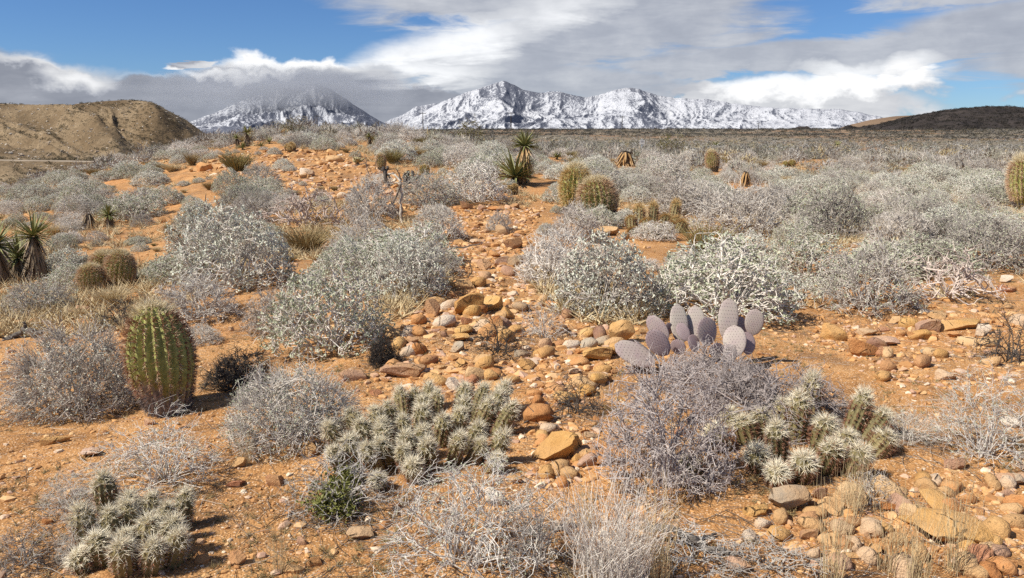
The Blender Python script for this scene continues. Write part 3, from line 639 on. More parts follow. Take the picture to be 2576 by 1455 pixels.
# green herb
rng = np.random.default_rng(440); t_ = dome_pts(rng, 160, 0.5, 0.62, 0.2, 0.05, 0.3); b_ = np.concatenate([t_[:, :2] * 0.25, np.full((len(t_), 1), -0.02)], 1)
P_ = bez(b_, (b_ + t_) / 2 + [0, 0, .1], t_, 4); V_, F_ = tubes(P_, np.full(P_.shape[:2], 0.005), 3, rng); j = Join(); j.add(V_, F_)
k_ = rng.integers(0, len(t_), 900)
reg('green_herb', 0.62, j, M_leaf_green, leaves(rng, t_[k_] + rng.normal(size=(900, 3)) * 0.05, rng.normal(size=(900, 3)), 0.075, 0.06, 1.0), M_leaf_green)

def put_shrub(kind, var, x, y, z, w, h, rz, label=None, group=None, name=None, cat='shrub'):
    sm, fm, hh = SHRUB[kind][var % len(SHRUB[kind])]
    root = obj(name or kind, None, None, (x, y, z), (0, 0, rz), (w, w, h / hh)); root.empty_display_size = 0.1
    obj('stems', sm, root)
    if fm: obj('foliage', fm, root)
    return tag(root, label, cat, group)

# --- cacti
def flesh_cols(z, corky):   # corky old skin at the foot of big barrels
    return None
def ribbed(nr, height, rad, prof, amp, seg=4, rows=16, twist=0.0):
    """ribbed column: prof maps 0..1 to a radius factor"""
    n = nr * seg; a = np.arange(n) * 2 * np.pi / n; t = np.linspace(0, 1, rows)
    rib = 1 - amp * (0.5 - 0.5 * np.cos(a * nr))
    r = rad * prof(t)[:, None] * rib[None, :]; A = a[None, :] + twist * t[:, None]
    V = np.stack([r * np.cos(A), r * np.sin(A), np.broadcast_to((height * t)[:, None], r.shape)], -1).reshape(-1, 3)
    F = grid_faces(rows, n, True); V = np.concatenate([V, [[0, 0, height]]]); top = (rows - 1) * n; j = np.arange(n)
    return V, [F, np.stack([top + j, top + (j + 1) % n, np.full(n, rows * n)], 1)]
def areoles(rng, nr, height, rad, prof, rows, t0=0.06, t1=1.0, twist=0.0):
    t = np.linspace(t0, t1, rows) ; T, K = np.meshgrid(t, np.arange(nr), indexing='ij'); T = np.clip(T + rng.uniform(-.5, .5, T.shape) / rows, 0.01, 0.995).ravel(); a = K.ravel() * 2 * np.pi / nr + twist * T
    r = rad * prof(T); e = 1e-3; dr = rad * (prof(np.minimum(T + e, 1)) - prof(T - e)) / (2 * e) / height
    P = np.stack([r * np.cos(a), r * np.sin(a), height * T], 1)
    N = unit(np.stack([np.cos(a), np.sin(a), -dr], 1)); return P, N, T
def hedgehog_stem(seed, rust, per=8):
    """unit stem: height 1, radius about 0.21; body, spines"""
    rng = np.random.default_rng(seed)
    prof = lambda t: np.power(np.clip(1 - np.clip((t - 0.64) / 0.36, 0, 1) ** 2.1, 0, 1), 0.5) * (0.86 + 0.14 * np.sin(np.clip(t, 0, 1) * 2.6)) + 0.001
    nr = 11; V, F = ribbed(nr, 1.0, 0.205, prof, 0.17, 4, 15, 0.35)
    body = mesh('hedgehog_body', V, F, [M_flesh], smooth=True)
    P, N, T = areoles(rng, nr, 1.0, 0.205, prof, 13, 0.05, 0.985, 0.35)
    B = np.repeat(P, per, 0); D = np.repeat(N, per, 0) * 0.8 + rng.normal(size=(len(B), 3)) * 0.6; TT = np.repeat(T, per)
    D = np.where((np.repeat(N, per, 0) * unit(D)).sum(1, keepdims=True) < 0.05, D + np.repeat(N, per, 0) * 0.9, D)
    up = TT > (0.80 if rust else 0.72); up = up ^ (rng.uniform(0, 1, len(TT)) < np.where(up, 0.08, np.where(TT > 0.40, 0.22, 0.05) if not rust else 0.05))
    keep_ = up | (rng.uniform(0, 1, len(TT)) < 0.95)
    B, D, TT, up = B[keep_], D[keep_], TT[keep_], up[keep_]
    L = (0.060 + 0.155 * TT ** 4) * rng.uniform(0.6, 1.4, len(TT)); j = Join()
    V, F = spikes(B[up], D[up], L[up], 0.0058, rng); j.add(V, F, 0)
    V, F = spikes(B[~up], D[~up], L[~up], 0.0050, rng); j.add(V, F, 1)
    n = 46; c = np.tile([[0, 0, 0.985]], (n, 1)) + rng.normal(size=(n, 3)) * [0.035, 0.035, 0.004]
    V, F = spikes(c, unit(rng.normal(size=(n, 3)) * [0.7, 0.7, 0.3] + [0, 0, 0.8]), rng.uniform(0.15, 0.26, n), 0.0062, rng); j.add(V, F, 0)
    return body, j.mesh('hedgehog_spines', [M_spine_cream, M_spine_rust])
HEDGE = [[hedgehog_stem(500 + i, False, 9) for i in range(3)], [hedgehog_stem(510 + i, True, 13) for i in range(3)]]
def brown_stem(seed):
    b, s = hedgehog_stem(seed, False, 17); s = s.copy(); s.materials[0] = M_spine_gold; s.materials[1] = M_spine_rust; return b, s
HEDGE.append([brown_stem(520), brown_stem(521)])
def hedgehog(cen, tips, style, hts, rad, label, rngseed, name='hedgehog_cactus', group=None, squash=1.0):
    """cen: photo position of the clump's foot; tips: list of (u, v, height) of the stem tops"""
    rng = random.Random(rngseed); cx, cy, cz, ck = cast(*cen)
    root = tag(obj(name, None, None, (cx, cy, cz)), label, 'cactus', group); root.empty_display_size = 0.1
    for i, tp in enumerate(tips):
        u, v = tp[0], tp[1]; hgt = tp[2] if len(tp) > 2 else hts
        x, y, z, k = cast(u, v, hgt * 0.96)
        lean = Vector((x - cx, y - cy, 0)) * 0.22
        if len(tp) > 3: lean = Vector((tp[3], tp[4], 0)) * hgt
        top = Vector((x, y, z + hgt)); L = hgt * 1.08
        if lean.length > L * 0.8: lean = lean.normalized() * L * 0.8
        foot = Vector((x - lean.x, y - lean.y, 0)); foot.z = float(H(foot.x, foot.y)) - 0.03
        ax = top - foot; L = ax.length
        b, s = HEDGE[style][rng.randrange(len(HEDGE[style]))]
        q = ax.to_track_quat('Z', 'Y') @ Euler((0, 0, rng.uniform(0, 6.28))).to_quaternion()
        rr = rad * rng.uniform(0.88, 1.1) / 0.205
        st = obj('stem', b, root, foot - Vector((cx, cy, cz)), q.to_euler(), (rr, rr, L))
        sp_ = obj('spines', s, st)
    return root
def z2(x, y): return x * .3733 + 754.4, y * .3733 + 911.6
def z1(x, y): return x * .3733, y * .3733 + 911.6
def z3(x, y): return x * .3734 + 1634.6, y * .3734 + 911.6
def zb(x, y): return x * .3457 + 848.7, y * .3457 + 188.6

def barrel_mesh(seed, nr, rows, spines_per, top_mat, side_mat, cork=True, slen=1.0, wid=1.0):
    """unit barrel: height 1, radius 0.5/aspect*... built at radius 0.26"""
    rng = np.random.default_rng(seed); rad = 0.285
    prof = lambda t: (np.power(np.clip(1 - np.clip((t - 0.42) / 0.58, 0, 1) ** 2.1, 0, 1), 0.5) * (0.40 + 0.60 * np.sin(np.clip(t / 0.64, 0, 1) * np.pi / 2) ** 0.85)) + 0.002
    V, F = ribbed(nr, 1.0, rad, prof, 0.20, 6, 34, 0.28)
    z = V[:, 2]; a = np.arctan2(V[:, 1], V[:, 0])
    edge = 0.30 + 0.07 * np.sin(a * 2 + 1) + rng.normal(size=len(z)) * 0.05
    g = np.array([[0.32, 0.325, 0.105]]) * (0.85 + 0.4 * rng.uniform(0, 1, (len(z), 1))); ye = np.array([[0.34, 0.27, 0.075]]); co = np.array([[0.34, 0.275, 0.225]]) * (0.5 + 0.8 * rng.uniform(0, 1, (len(z), 1)))
    k1 = S(0.0, 0.12, edge + 0.1 - z)[:, None]; k2 = S(0, 0.06, edge - z)[:, None]
    col = g * (1 - k1) + ye * k1
    if cork: col = col * (1 - k2) + co * k2
    body = mesh('barrel_body', V, F, [M_barrel], smooth=True, cols=col)
    P, N, T = areoles(rng, nr, 1.0, rad, prof, rows, 0.03, 0.99, 0.28)
    B = np.repeat(P, spines_per, 0); NN = np.repeat(N, spines_per, 0); TT = np.repeat(T, spines_per)
    D = NN * 0.8 + rng.normal(size=B.shape) * 0.42; D = np.where((NN * unit(D)).sum(1, keepdims=True) < 0.1, D + NN, D)
    L = (0.036 + 0.045 * TT ** 3) * slen * rng.uniform(0.6, 1.5, len(TT)); bend = np.stack([0 * L, 0 * L, -0.25 * L], 1) * rng.uniform(-0.3, 1, (len(L), 1))
    sel = np.where(TT > 0.90, 0, np.where(TT < 0.24, 2, 1)); mixr = rng.uniform(0, 1, len(TT)); sel = np.where((mixr < 0.15) & (sel == 1), 0, sel); j = Join()
    for s_ in (0, 1, 2):
        q = sel == s_
        V, F = spikes(B[q], D[q], L[q], 0.0027 * wid, rng, bend[q]); j.add(V, F, s_)
    n = 260; a = rng.uniform(0, 6.28, n); r_ = np.sqrt(rng.uniform(0, 1, n)) * 0.13; c = np.stack([np.cos(a) * r_, np.sin(a) * r_, 1.0 - r_ * r_ * 1.6], 1)
    V, F = spikes(c, unit(rng.normal(size=(n, 3)) * 0.6 + [0, 0, 0.9]), rng.uniform(0.03, 0.065, n), 0.0030, rng); j.add(V, F, 0)
    return body, j.mesh('barrel_spines', [top_mat, side_mat, M_spine_grey])
def vcol_mat(name, rough=0.7, scale=30.0, bs=0.4):
    m, t, b = new_mat(name); b.inputs['Roughness'].default_value = rough
    at = t.add('ShaderNodeAttribute'); at.attribute_name = 'Col'; tc = t.add('ShaderNodeTexCoord')
    n = t.noise(tc.outputs['Object'], scale, 4, 0.6)
    t.link(t.mix(1.0, at.outputs['Color'], t.ramp(n, [(0.3, 0.72), (0.7, 1.25)]), 'MULTIPLY'), b.inputs['Base Color'])
    bump(t, b, n, bs, 0.01)
    return m
M_barrel = vcol_mat('barrel_skin')
BARREL = [barrel_mesh(600, 19, 40, 8, M_spine_pale, M_spine_rust, True, 1.05, 1.1), barrel_mesh(601, 20, 28, 13, M_spine_pale, M_spine_gold, False, 1.7, 1.5), barrel_mesh(602, 20, 28, 13, M_spine_pale, M_spine_tan, False, 1.8, 1.5)]
def barrel(root_uv, heads, label, name='barrel_cactus', group=None, deep=0.04):
    """heads: (u, v foot, u top, v top, width, style, ahead): each head becomes a body part with its spines"""
    x0, y0, z0, k0 = cast(*root_uv); root = tag(obj(name, None, None, (x0, y0, z0)), label, 'cactus', group); root.empty_display_size = 0.1
    for i, (u, v, ut, vt, w, st, ahead) in enumerate(heads):
        dx, dy, dz = [float(q) for q in pix_dir(u, v)]; k = k0 + ahead
        foot = Vector((dx * k, dy * k, 0)); foot.z = float(H(foot.x, foot.y)) - deep
        dx, dy, dz = [float(q) for q in pix_dir(ut, vt)]; top = Vector((dx * k, dy * k, EYE + dz * k))
        ax = top - foot; L = ax.length; W = w * k / FPX / (2 * 0.285) * 0.93
        q = ax.to_track_quat('Z', 'Y') @ Euler((0, 0, i * 1.3 + st)).to_quaternion()
        b = obj('body', BARREL[st][0], root, foot - Vector((x0, y0, z0)), q.to_euler(), (W, W, L)); obj('spines', BARREL[st][1], b)
    return root

# prickly pear
M_pad = vary_mat('pad_skin', [(0.1, (0.27, 0.185, 0.19)), (0.5, (0.355, 0.275, 0.27)), (0.9, (0.43, 0.39, 0.32))], 3.2, 0.55, bumps=(40, 0.2, 0.003))
M_areole = vary_mat('areole', [(0.1, (0.03, 0.02, 0.02)), (0.9, (0.12, 0.08, 0.07))], 9, 0.8)
def pad_mesh(seed):
    rng = np.random.default_rng(seed); nu, nv = 26, 13; a = np.arange(nu) * 2 * np.pi / nu; t = np.linspace(0.001, 0.999, nv)
    wprof = lambda t: np.sqrt(np.maximum(0, np.sin(np.pi * t ** 0.80))) * (0.62 + 0.40 * t) * 0.40
    w = wprof(t)[:, None]; th = 0.050 * np.sqrt(np.maximum(1e-4, np.sin(np.pi * t)))[:, None]
    ca, sa = np.cos(a)[None], np.sin(a)[None]; ex = 0.8
    X = w * np.sign(ca) * np.abs(ca) ** ex; Yv = th * np.sign(sa) * np.abs(sa) + 0.05 * (t[:, None] - .5) ** 2
    V = np.stack([X, Yv, np.broadcast_to(t[:, None], X.shape)], -1).reshape(-1, 3)
    body = mesh('pad_body', V, [grid_faces(nv, nu, True)], [M_pad], smooth=True)
    p = []
    for zi, zz in enumerate(np.linspace(0.12, 0.95, 11)):
        ww = float(wprof(np.array([zz]))[0])
        for xx in np.arange(-0.4, 0.41, 0.085) + (0.042 if zi % 2 else 0):
            if abs(xx) < ww * 0.93:
                yy = 0.050 * math.sqrt(math.sin(math.pi * zz)) * math.sqrt(max(0.05, 1 - (xx / ww) ** 2)) + 0
                for s_ in (-1, 1): p.append((xx, s_ * yy + 0.05 * (zz - .5) ** 2, zz, 0, s_, 0))
        for s_ in (-1, 1): p.append((s_ * ww * 0.99, 0.05 * (zz - .5) ** 2, zz, s_, 0, 0.2))
    p = np.array(p); V, F = spikes(p[:, :3] - p[:, 3:] * 0.006, p[:, 3:] + rng.normal(size=(len(p), 3)) * 0.25, 0.030, 0.0125, rng)
    return body, mesh('pad_spines', V, [F], [M_areole])
PADS = [pad_mesh(700), pad_mesh(701)]

# yucca
def blades(rng, base, d, L, W, droop, m=4, curl=0.2):
    n = len(base); t = np.linspace(0, 1, m)[None, :, None]
    P = base[:, None] + d[:, None] * L[:, None, None] * t + np.array([0, 0, -1.0])[None, None] * (droop[:, None, None] * L[:, None, None] * t ** 2)
    T = unit(np.gradient(P, axis=1)); s = unit(np.cross(T, np.array([0, 0, 1.0])[None, None] + 1e-3)); nn = np.cross(s, T)
    w = W[:, None, None] * np.array([0.9, 1.0, 0.7, 0.04])[None, :, None] if m == 4 else W[:, None, None] * np.linspace(1, .05, m)[None, :, None]
    a = P - s * w * 0.5 + nn * w * curl; b = P; c = P + s * w * 0.5 + nn * w * curl
    V = np.stack([a, b, c], 2).reshape(-1, 3); k = (np.arange(n) * m * 3)[:, None, None]; i = (np.arange(m - 1) * 3)[None, :, None]; q = np.arange(2)[None, None]
    F = np.stack([k + i + q, k + i + q + 1, k + i + 3 + q + 1, k + i + 3 + q], -1).reshape(-1, 4)
    return V, F
def yucca_meshes(seed, trunk, nleaf, L, nskirt, dead=None, live=True, up=(-0.25, 1.0), wid=0.032):
    rng = np.random.default_rng(seed); out = {}
    m = 7; P = np.zeros((1, m, 3)); P[0, :, 2] = np.linspace(-0.06, trunk, m); P[0, 1:, :2] += np.cumsum(rng.normal(size=(m - 1, 2)) * 0.012, 0)
    V, F = tubes(P, (0.075 - 0.012 * np.linspace(0, 1, m))[None], 10, rng); out['trunk'] = mesh('yucca_trunk', V, [F], [M_trunk], smooth=True); top = P[0, -1]
    if nskirt:
        zz = rng.uniform(0.12, 1.0, nskirt); a = rng.uniform(0, 6.283, nskirt)
        base = np.stack([np.cos(a) * 0.06, np.sin(a) * 0.06, zz * trunk], 1); base[:, :2] += top[:2] * zz[:, None]
        d = unit(np.stack([np.cos(a) * 0.34, np.sin(a) * 0.34, -np.ones(nskirt)], 1) + rng.normal(size=(nskirt, 3)) * 0.14); d[zz > 0.93] += [0, 0, 0.55]
        LL = np.minimum(L * rng.uniform(0.55, 1.0, nskirt), base[:, 2] * 1.0 + 0.03)
        V, F = blades(rng, base, unit(d), LL, np.full(nskirt, wid * 0.95), rng.uniform(0, 0.25, nskirt)); out['dead_leaves'] = mesh('yucca_skirt', V, [F], [dead or M_yucca_dead])
    if live:
        sz = rng.uniform(up[0], up[1], nleaf); a = rng.uniform(0, 6.283, nleaf); c = np.sqrt(np.maximum(0, 1 - sz ** 2)) + 0.05
        d = unit(np.stack([np.cos(a) * c, np.sin(a) * c, sz], 1)); base = top[None] + d * 0.03 + np.array([0, 0, 0.02])
        V, F = blades(rng, base, d, L * rng.uniform(0.75, 1.1, nleaf), np.full(nleaf, wid), rng.uniform(0.0, 0.22, nleaf) * (1.2 - sz)); out['leaf_rosette'] = mesh('yucca_rosette', V, [F], [M_yucca_leaf])
    return out
YUC = {'tall': yucca_meshes(800, 0.62, 105, 0.42, 230), 'tall2': yucca_meshes(801, 0.70, 95, 0.42, 260), 'short': yucca_meshes(802, 0.34, 90, 0.42, 150),
       'rosette': yucca_meshes(803, 0.10, 80, 0.55, 26, None, True, (0.0, 0.95), 0.042), 'column': yucca_meshes(804, 0.95, 120, 0.50, 300, M_yucca_gold, True, (-0.2, 1.0), 0.042),
       'stump': yucca_meshes(805, 0.34, 0, 0.36, 130, None, False), 'gold_stump': yucca_meshes(806, 0.30, 0, 0.34, 70, M_yucca_gold, False),
       'far': yucca_meshes(807, 0.55, 46, 0.40, 70, None, True, (-0.1, 1.0), 0.045), 'far_rosette': yucca_meshes(808, 0.06, 40, 0.45, 0, None, True, (0.05, 1.0), 0.05)}
def yucca(kind, u, v, hpx, label, rz=0.0, tilt=0.0, group=None, kdist=None, wmul=1.0, name='yucca'):
    """hpx: height in photo units from the foot to the top of the leaves"""
    if kdist: dx, dy, dz = [float(q) for q in pix_dir(u, v)]; x, y, k = dx * kdist, dy * kdist, kdist; z = float(H(x, y))
    else: x, y, z, k = cast(u, v)
    full = {'tall': 1.02, 'tall2': 1.10, 'short': 0.74, 'rosette': 0.58, 'column': 1.40, 'stump': 0.36, 'gold_stump': 0.32, 'far': 0.93, 'far_rosette': 0.5}[kind]
    s = hpx * k / FPX / full
    root = tag(obj(name, None, None, (x, y, z), (tilt * 0.3, tilt, rz), (s * wmul, s * wmul, s)), label, 'yucca', group); root.empty_display_size = 0.1
    for n_, me in YUC[kind].items(): obj(n_, me, root)
    return root

# rocks
ICO = {s_: ico(s_) for s_ in (1, 2, 3, 4)}
def rock_geo(seed, sub, facets, rough):
    rng = np.random.default_rng(seed); V, F = ICO[sub]; V = V.copy()
    for _ in range(facets):          # chop faces off
        n = unit(rng.normal(size=3)); c = rng.uniform(0.38, 0.82); d = V @ n; V = V - np.maximum(d - c, 0)[:, None] * n * 0.98
    o = rng.uniform(0, 50, 2)
    s1 = fbm(V[:, 0] * 1.6 + V[:, 2] * 1.1 + o[0], V[:, 1] * 1.6 - V[:, 2] * 0.9 + o[1], 3, seed) - .5
    s2 = fbm(V[:, 0] * 5 + V[:, 2] * 4.1 + o[0], V[:, 1] * 5 - V[:, 2] * 3.3 + o[1], 3, seed + 3) - .5
    V = V * (1 + s1[:, None] * 0.28 + s2[:, None] * rough * 0.8); V = V / np.abs(V).max(0)[None]
    return V, F
ROCKS = []
for i in range(9): V_, F_ = rock_geo(900 + i, 4, [8, 12, 16, 18, 14, 9, 17, 13, 15][i], 0.09); ROCKS.append(mesh('rock', V_, [F_], [M_rock['buff']], smooth=True)); ROCKS[-1].set_sharp_from_angle(angle=R(26))
SMALLROCKS = []
for i in range(6): V_, F_ = rock_geo(930 + i, 2, [4, 7, 9, 6, 10, 5][i], 0.2); SMALLROCKS.append(mesh('stone', V_, [F_], [M_rock['buff']], smooth=True))
def put_rock(x, y, z, w, d, h, rz, colr, label, group, var, sink=0.30, name='rock', tilt=(0, 0), small=False):
    me = (SMALLROCKS if small else ROCKS)[var % (6 if small else 9)]
    o = obj(name, me, None, (x, y, z + h * (0.5 - sink)), (tilt[0], tilt[1], rz), (w / 2, d / 2, h / 2))
    o.material_slots[0].link = 'OBJECT'; o.material_slots[0].material = M_rock[colr]
    return tag(o, label, 'rock', group)
# ------------------------------------------------------------------ labels that single things out
LANDMARKS = [('the big leaning barrel cactus', 400, 930), ('the hedgehog clump nearest the bottom edge', 330, 1320), ('the pale central hedgehog clump', 1080, 1080),
    ('the rust-spined hedgehog clump', 1980, 1110), ('the mauve prickly pear', 1740, 850), ('the pair of barrel cacti', 1480, 490), ('the golden-brown hedgehog clump', 1655, 570),
    ('the two-headed barrel cactus', 270, 690), ('the yucca trio', 65, 640), ('the skirted column yucca', 1310, 420), ('the bleached cholla skeleton', 1005, 500),
    ('the yellow cholla', 900, 398), ('the hilltop yuccas', 610, 350), ('the white notice board', 1614, 368), ('the barrel cactus standing alone', 1792, 405), ('the two round boulders', 2075, 1258),
    ('the charred clump', 585, 950), ('the small dark clump', 960, 890), ('the pinkish bare shrub', 2410, 710), ('the broom-like shrub', 1540, 1400), ('the green herb', 830, 1245),
    ('the broken orange stump', 1872, 455), ('the straw-coloured dead yucca', 1571, 405), ('the twin golden cactus domes', 1984, 412), ('the open creosote bush', 1690, 370), ('the tiny far barrel cactus', 2530, 390), ('the two trunked far yuccas', 2485, 385), ('the yellow far yuccas', 2160, 372), ('the largest green-grey brittlebush', 575, 680), ('the orange block', 508, 424), ('the dead yucca stump', 228, 560), ('the olive creosote bush', 745, 345), ('the skyline creosote bush', 1180, 345), ('the low golden barrel cactus', 1068, 430), ('the large grey shrub', 2110, 560), ('the pink-tinged shrub', 2290, 610), ('the broad grey shrub', 1870, 560), ('the upright dead stem', 514, 515), ('the small dark barrel cactus', 422, 580), ('the slope foot below the brown hill', 150, 500), ('the skyline above the brown hill', 430, 400), ('the long flat boulder', 2408, 1349), ('the ochre boulder', 1561, 842), ('the ochre and orange boulders', 2140, 862), ('the barrel cactus at the picture edge', 2565, 470), ('the squat yucca', 278, 540),
    ('the stony gully', 1240, 680), ('the rocky mound', 800, 440), ('the broad slabs', 960, 940), ('the ochre outcrop', 1400, 1136), ('the dark dead stump', 60, 835)]
ORD = ['first', 'second', 'third', 'fourth', 'fifth', 'sixth', 'seventh', 'eighth', 'ninth', 'tenth', 'eleventh', 'twelfth', 'thirteenth', 'fourteenth', 'fifteenth', 'sixteenth', 'seventeenth', 'eighteenth', 'nineteenth', 'twentieth']
PENDING = []
def later(o, desc, u, v, group): PENDING.append((o, desc, u, v, group))
def relation(u, v):
    d = [((u - a) ** 2 + ((v - b) * 1.6) ** 2, w, a, b) for w, a, b in LANDMARKS]; d.sort(); _, w, a, b = d[0]
    du, dv = u - a, (v - b) * 1.6
    if math.hypot(du, dv) < 45: return 'beside ' + w
    if abs(du) > abs(dv) * 1.3: return ('left of ' if du < 0 else 'right of ') + w
    return ('in front of ' if dv > 0 else 'behind ') + w
def finish_labels():
    by = {}
    for o, desc, u, v, g in PENDING: by.setdefault((desc, relation(u, v)), []).append((u, o, g))
    for (desc, rel), lst in by.items():
        lst.sort(key=lambda q: q[0])
        for i, (u, o, g) in enumerate(lst):
            lab = desc + ' ' + rel
            if 1 < len(lst) <= 20: lab += ', ' + ORD[i] + ' from left'
            o['label'] = lab; o['group'] = g if len(lst) <= 20 else g + ' ' + rel

# ------------------------------------------------------------------ cacti
c1 = [(690, 775, .20, -0.12, 0.05), (870, 905, .17), (1025, 905, .16), (1255, 885, .16), (530, 995, .19), (730, 1015, .17), (855, 965, .18), (1125, 975, .17), (1010, 1060, .16), (1175, 1070, .16), (640, 1180, .13), (845, 1150, .12), (815, 1225, .15), (1040, 1225, .14), (1205, 1160, .15), (520, 1290, .08)]
hedgehog(z1(900, 1290), [(*z1(a, b), *r_) for a, b, *r_ in c1], 0, 0.16, 0.047, 'hedgehog cactus clump with white-tipped spines beside the bottom corner, below the straggly pale shrub', 1)
c2 = [(670, 190), (770, 195, .14), (870, 155, .15), (925, 210), (1115, 165), (1245, 170), (1390, 155), (330, 340), (500, 320), (590, 290), (690, 380), (820, 310), (830, 245, .15), (400, 410), (545, 400), (970, 370), (1085, 330), (1115, 260), (1280, 270), (1350, 215), (1440, 290), (180, 430), (540, 445, .15), (1210, 430), (320, 520), (710, 490), (830, 450), (1385, 490), (205, 600, .12), (440, 575), (545, 540), (860, 540), (1080, 500), (1230, 540, .13), (690, 580), (755, 680, .13), (1345, 640, .09), (510, 775, .08)]
hedgehog(z2(850, 560), [(*z2(a, b), *r_) for a, b, *r_ in c2], 0, 0.17, 0.046, 'broad hedgehog cactus clump of some forty pale-spined stems in the middle of the slope', 2)
c3 = [(1095, 110, .28, 0, 0.1), (1000, 240, .24), (890, 285, .18), (530, 330, .13), (615, 385, .13), (735, 345, .15), (410, 450, .12, -0.9, -0.2), (850, 435, .20), (1195, 395, .17), (1450, 220, .22), (1585, 345, .13), (1345, 490, .14), (1610, 490, .11), (1240, 555, .17), (1440, 595, .15), (235, 670, .10, -0.95, -0.2), (705, 595, .13), (1040, 645, .14), (850, 720, .10)]
hedgehog(z3(1000, 640), [(*z3(a, b), *r_) for a, b, *r_ in c3], 1, 0.15, 0.058, 'hedgehog cactus clump with rust-brown lower spines above two round boulders', 3)
c4 = [(2190, 965, .30), (2300, 945, .32), (2465, 930, .34), (2130, 1040, .18), (2245, 1060, .16), (2390, 1030, .18), (2465, 1045, .2), (2510, 1075, .16), (2145, 1120, .10), (2235, 1140, .08), (2440, 1085, .13), (2330, 1085, .12), (2390, 1150, .08), (2300, 1150, .08)]
hedgehog(zb(2330, 1200), [(*zb(a, b), *r_) for a, b, *r_ in c4], 2, 0.18, 0.088, 'golden-brown hedgehog cactus clump on a dark woody foot behind the grey shrubs', 4)
hedgehog((1290, 487), [(1266, 466, .17), (1281, 470, .16), (1294, 466, .18), (1287, 478, .1)], 2, 0.16, 0.07, 'small brown hedgehog cactus at the foot of the column yucca', 5)
hedgehog((730, 378), [(722, 366, .2), (729, 370, .18), (737, 366, .2), (733, 362, .25)], 2, 0.2, 0.09, 'tiny brown hedgehog cactus clump on the skyline of the rocky mound', 6)
barrel((415, 1038), [(430, 1042, 380, 768, 176, 0, 0.0)], 'big green barrel cactus leaning over orange soil, corky grey at the foot', deep=0.05)
barrel((1447, 545), [(1450, 552, 1446, 419, 84, 1, 0.0)], 'golden-topped barrel cactus standing upright, the rear one of the pair')
barrel((1505, 560), [(1515, 572, 1492, 452, 99, 2, 0.0)], 'pinkish-spined barrel cactus leaning in front of its golden twin')
barrel((272, 725), [(234, 735, 226, 668, 66, 2, -0.12), (262, 730, 260, 636, 72, 2, 0.14), (303, 730, 302, 634, 72, 2, 0.0)], 'low three-lobed barrel cactus in dry grass near the yucca trio')
barrel((1793, 432), [(1795, 434, 1788, 380, 34, 2, 0.0)], 'single barrel cactus standing alone among shrubs on the plain')
barrel((2575, 530), [(2578, 545, 2570, 398, 72, 2, 0.0)], 'tall barrel cactus cut by the edge of the picture')
barrel((958, 428), [(960, 430, 957, 388, 25, 2, 0.0)], 'rusty barrel cactus half hidden behind dead branches near the yellow cholla')
barrel((1068, 440), [(1070, 442, 1064, 416, 26, 1, 0.0)], 'low golden barrel cactus peeping out of a grey shrub')
barrel((1984, 420), [(1976, 421, 1975, 406, 17, 1, 0.0), (1992, 421, 1991, 403, 19, 1, 0.02)], 'twin golden cactus domes far out on the plain')
barrel((2530, 396), [(2530, 396, 2530, 380, 10, 1, 0.0)], 'tiny far barrel cactus on the grey plain')
barrel((425, 590), [(424, 592, 420, 566, 22, 2, 0.0)], 'small dark barrel cactus beside the white-leaved brittlebush')

# prickly pear: pads by (foot, top, width, facing, forward offset, parent-like order)
def zp(x, y): return x * 0.15867 + 1540.3, y * 0.15867 + 754.4
def prickly_pear():
    x0, y0, z0, k0 = cast(1740, 925); root = tag(obj('prickly_pear', None, None, (x0, y0, z0)), 'mauve-grey prickly pear with flat dotted pads behind the thorny grey shrub', 'cactus'); root.empty_display_size = 0.1
    pads = [((660, 1000), (150, 760), 330, 0.25, -0.14), ((760, 980), (430, 720), 230, 1.0, -0.10), ((880, 860), (600, 540), 300, 0.2, -0.16), ((860, 640), (620, 330), 250, -0.5, -0.05),
            ((1080, 700), (1060, 200), 270, 0.15, 0.0), ((910, 540), (860, 370), 120, 0.3, 0.05), ((1180, 640), (1080, 420), 190, 0.1, -0.10), ((1330, 640), (1340, 210), 260, -0.1, 0.06), ((1520, 720), (1450, 330), 320, 0.35, -0.08),
            ((1800, 640), (1850, 92), 285, -0.1, 0.02), ((1930, 900), (1960, 520), 330, -0.3, -0.14), ((2200, 560), (2230, 195), 260, -0.25, 0.04), ((2050, 640), (2040, 330), 180, 0.4, 0.08), ((2120, 860), (2180, 600), 250, 0.3, -0.05), ((1620, 900), (1620, 690), 230, 0.2, -0.16), ((1300, 820), (1280, 600), 220, 0.5, -0.12), ((1620, 520), (1640, 330), 90, 1.2, 0.05), ((1050, 860), (1000, 640), 220, -0.4, -0.1), ((1840, 1000), (1860, 760), 220, 0.1, -0.16)]
    for i, (f, t_, w, turn, off) in enumerate(pads):
        k = k0 + off
        def pt(q):
            dx, dy, dz = [float(a) for a in pix_dir(*zp(*q))]; return Vector((dx * k, dy * k, EYE + dz * k))
        a, b = pt(f), pt(t_); a.y -= 0.02; b.y += 0.06 * math.sin(i * 2.1); ax = b - a; L = ax.length * 1.22
        xv = Vector((1, 0, 0)); xv = (xv - ax.normalized() * xv.dot(ax.normalized())).normalized(); yv = ax.normalized().cross(xv)
        mrot = Matrix((xv, yv, ax.normalized())).transposed() @ Matrix.Rotation(turn, 3, 'Z')
        W = w * 0.15867 * k / FPX / 0.65 * 1.12
        p = obj('pad', PADS[i % 2][0], root, a - Vector((x0, y0, z0)), mrot.to_euler(), (W, min(W, L) * 1.0, L)); obj('spines', PADS[i % 2][1], p)
prickly_pear()

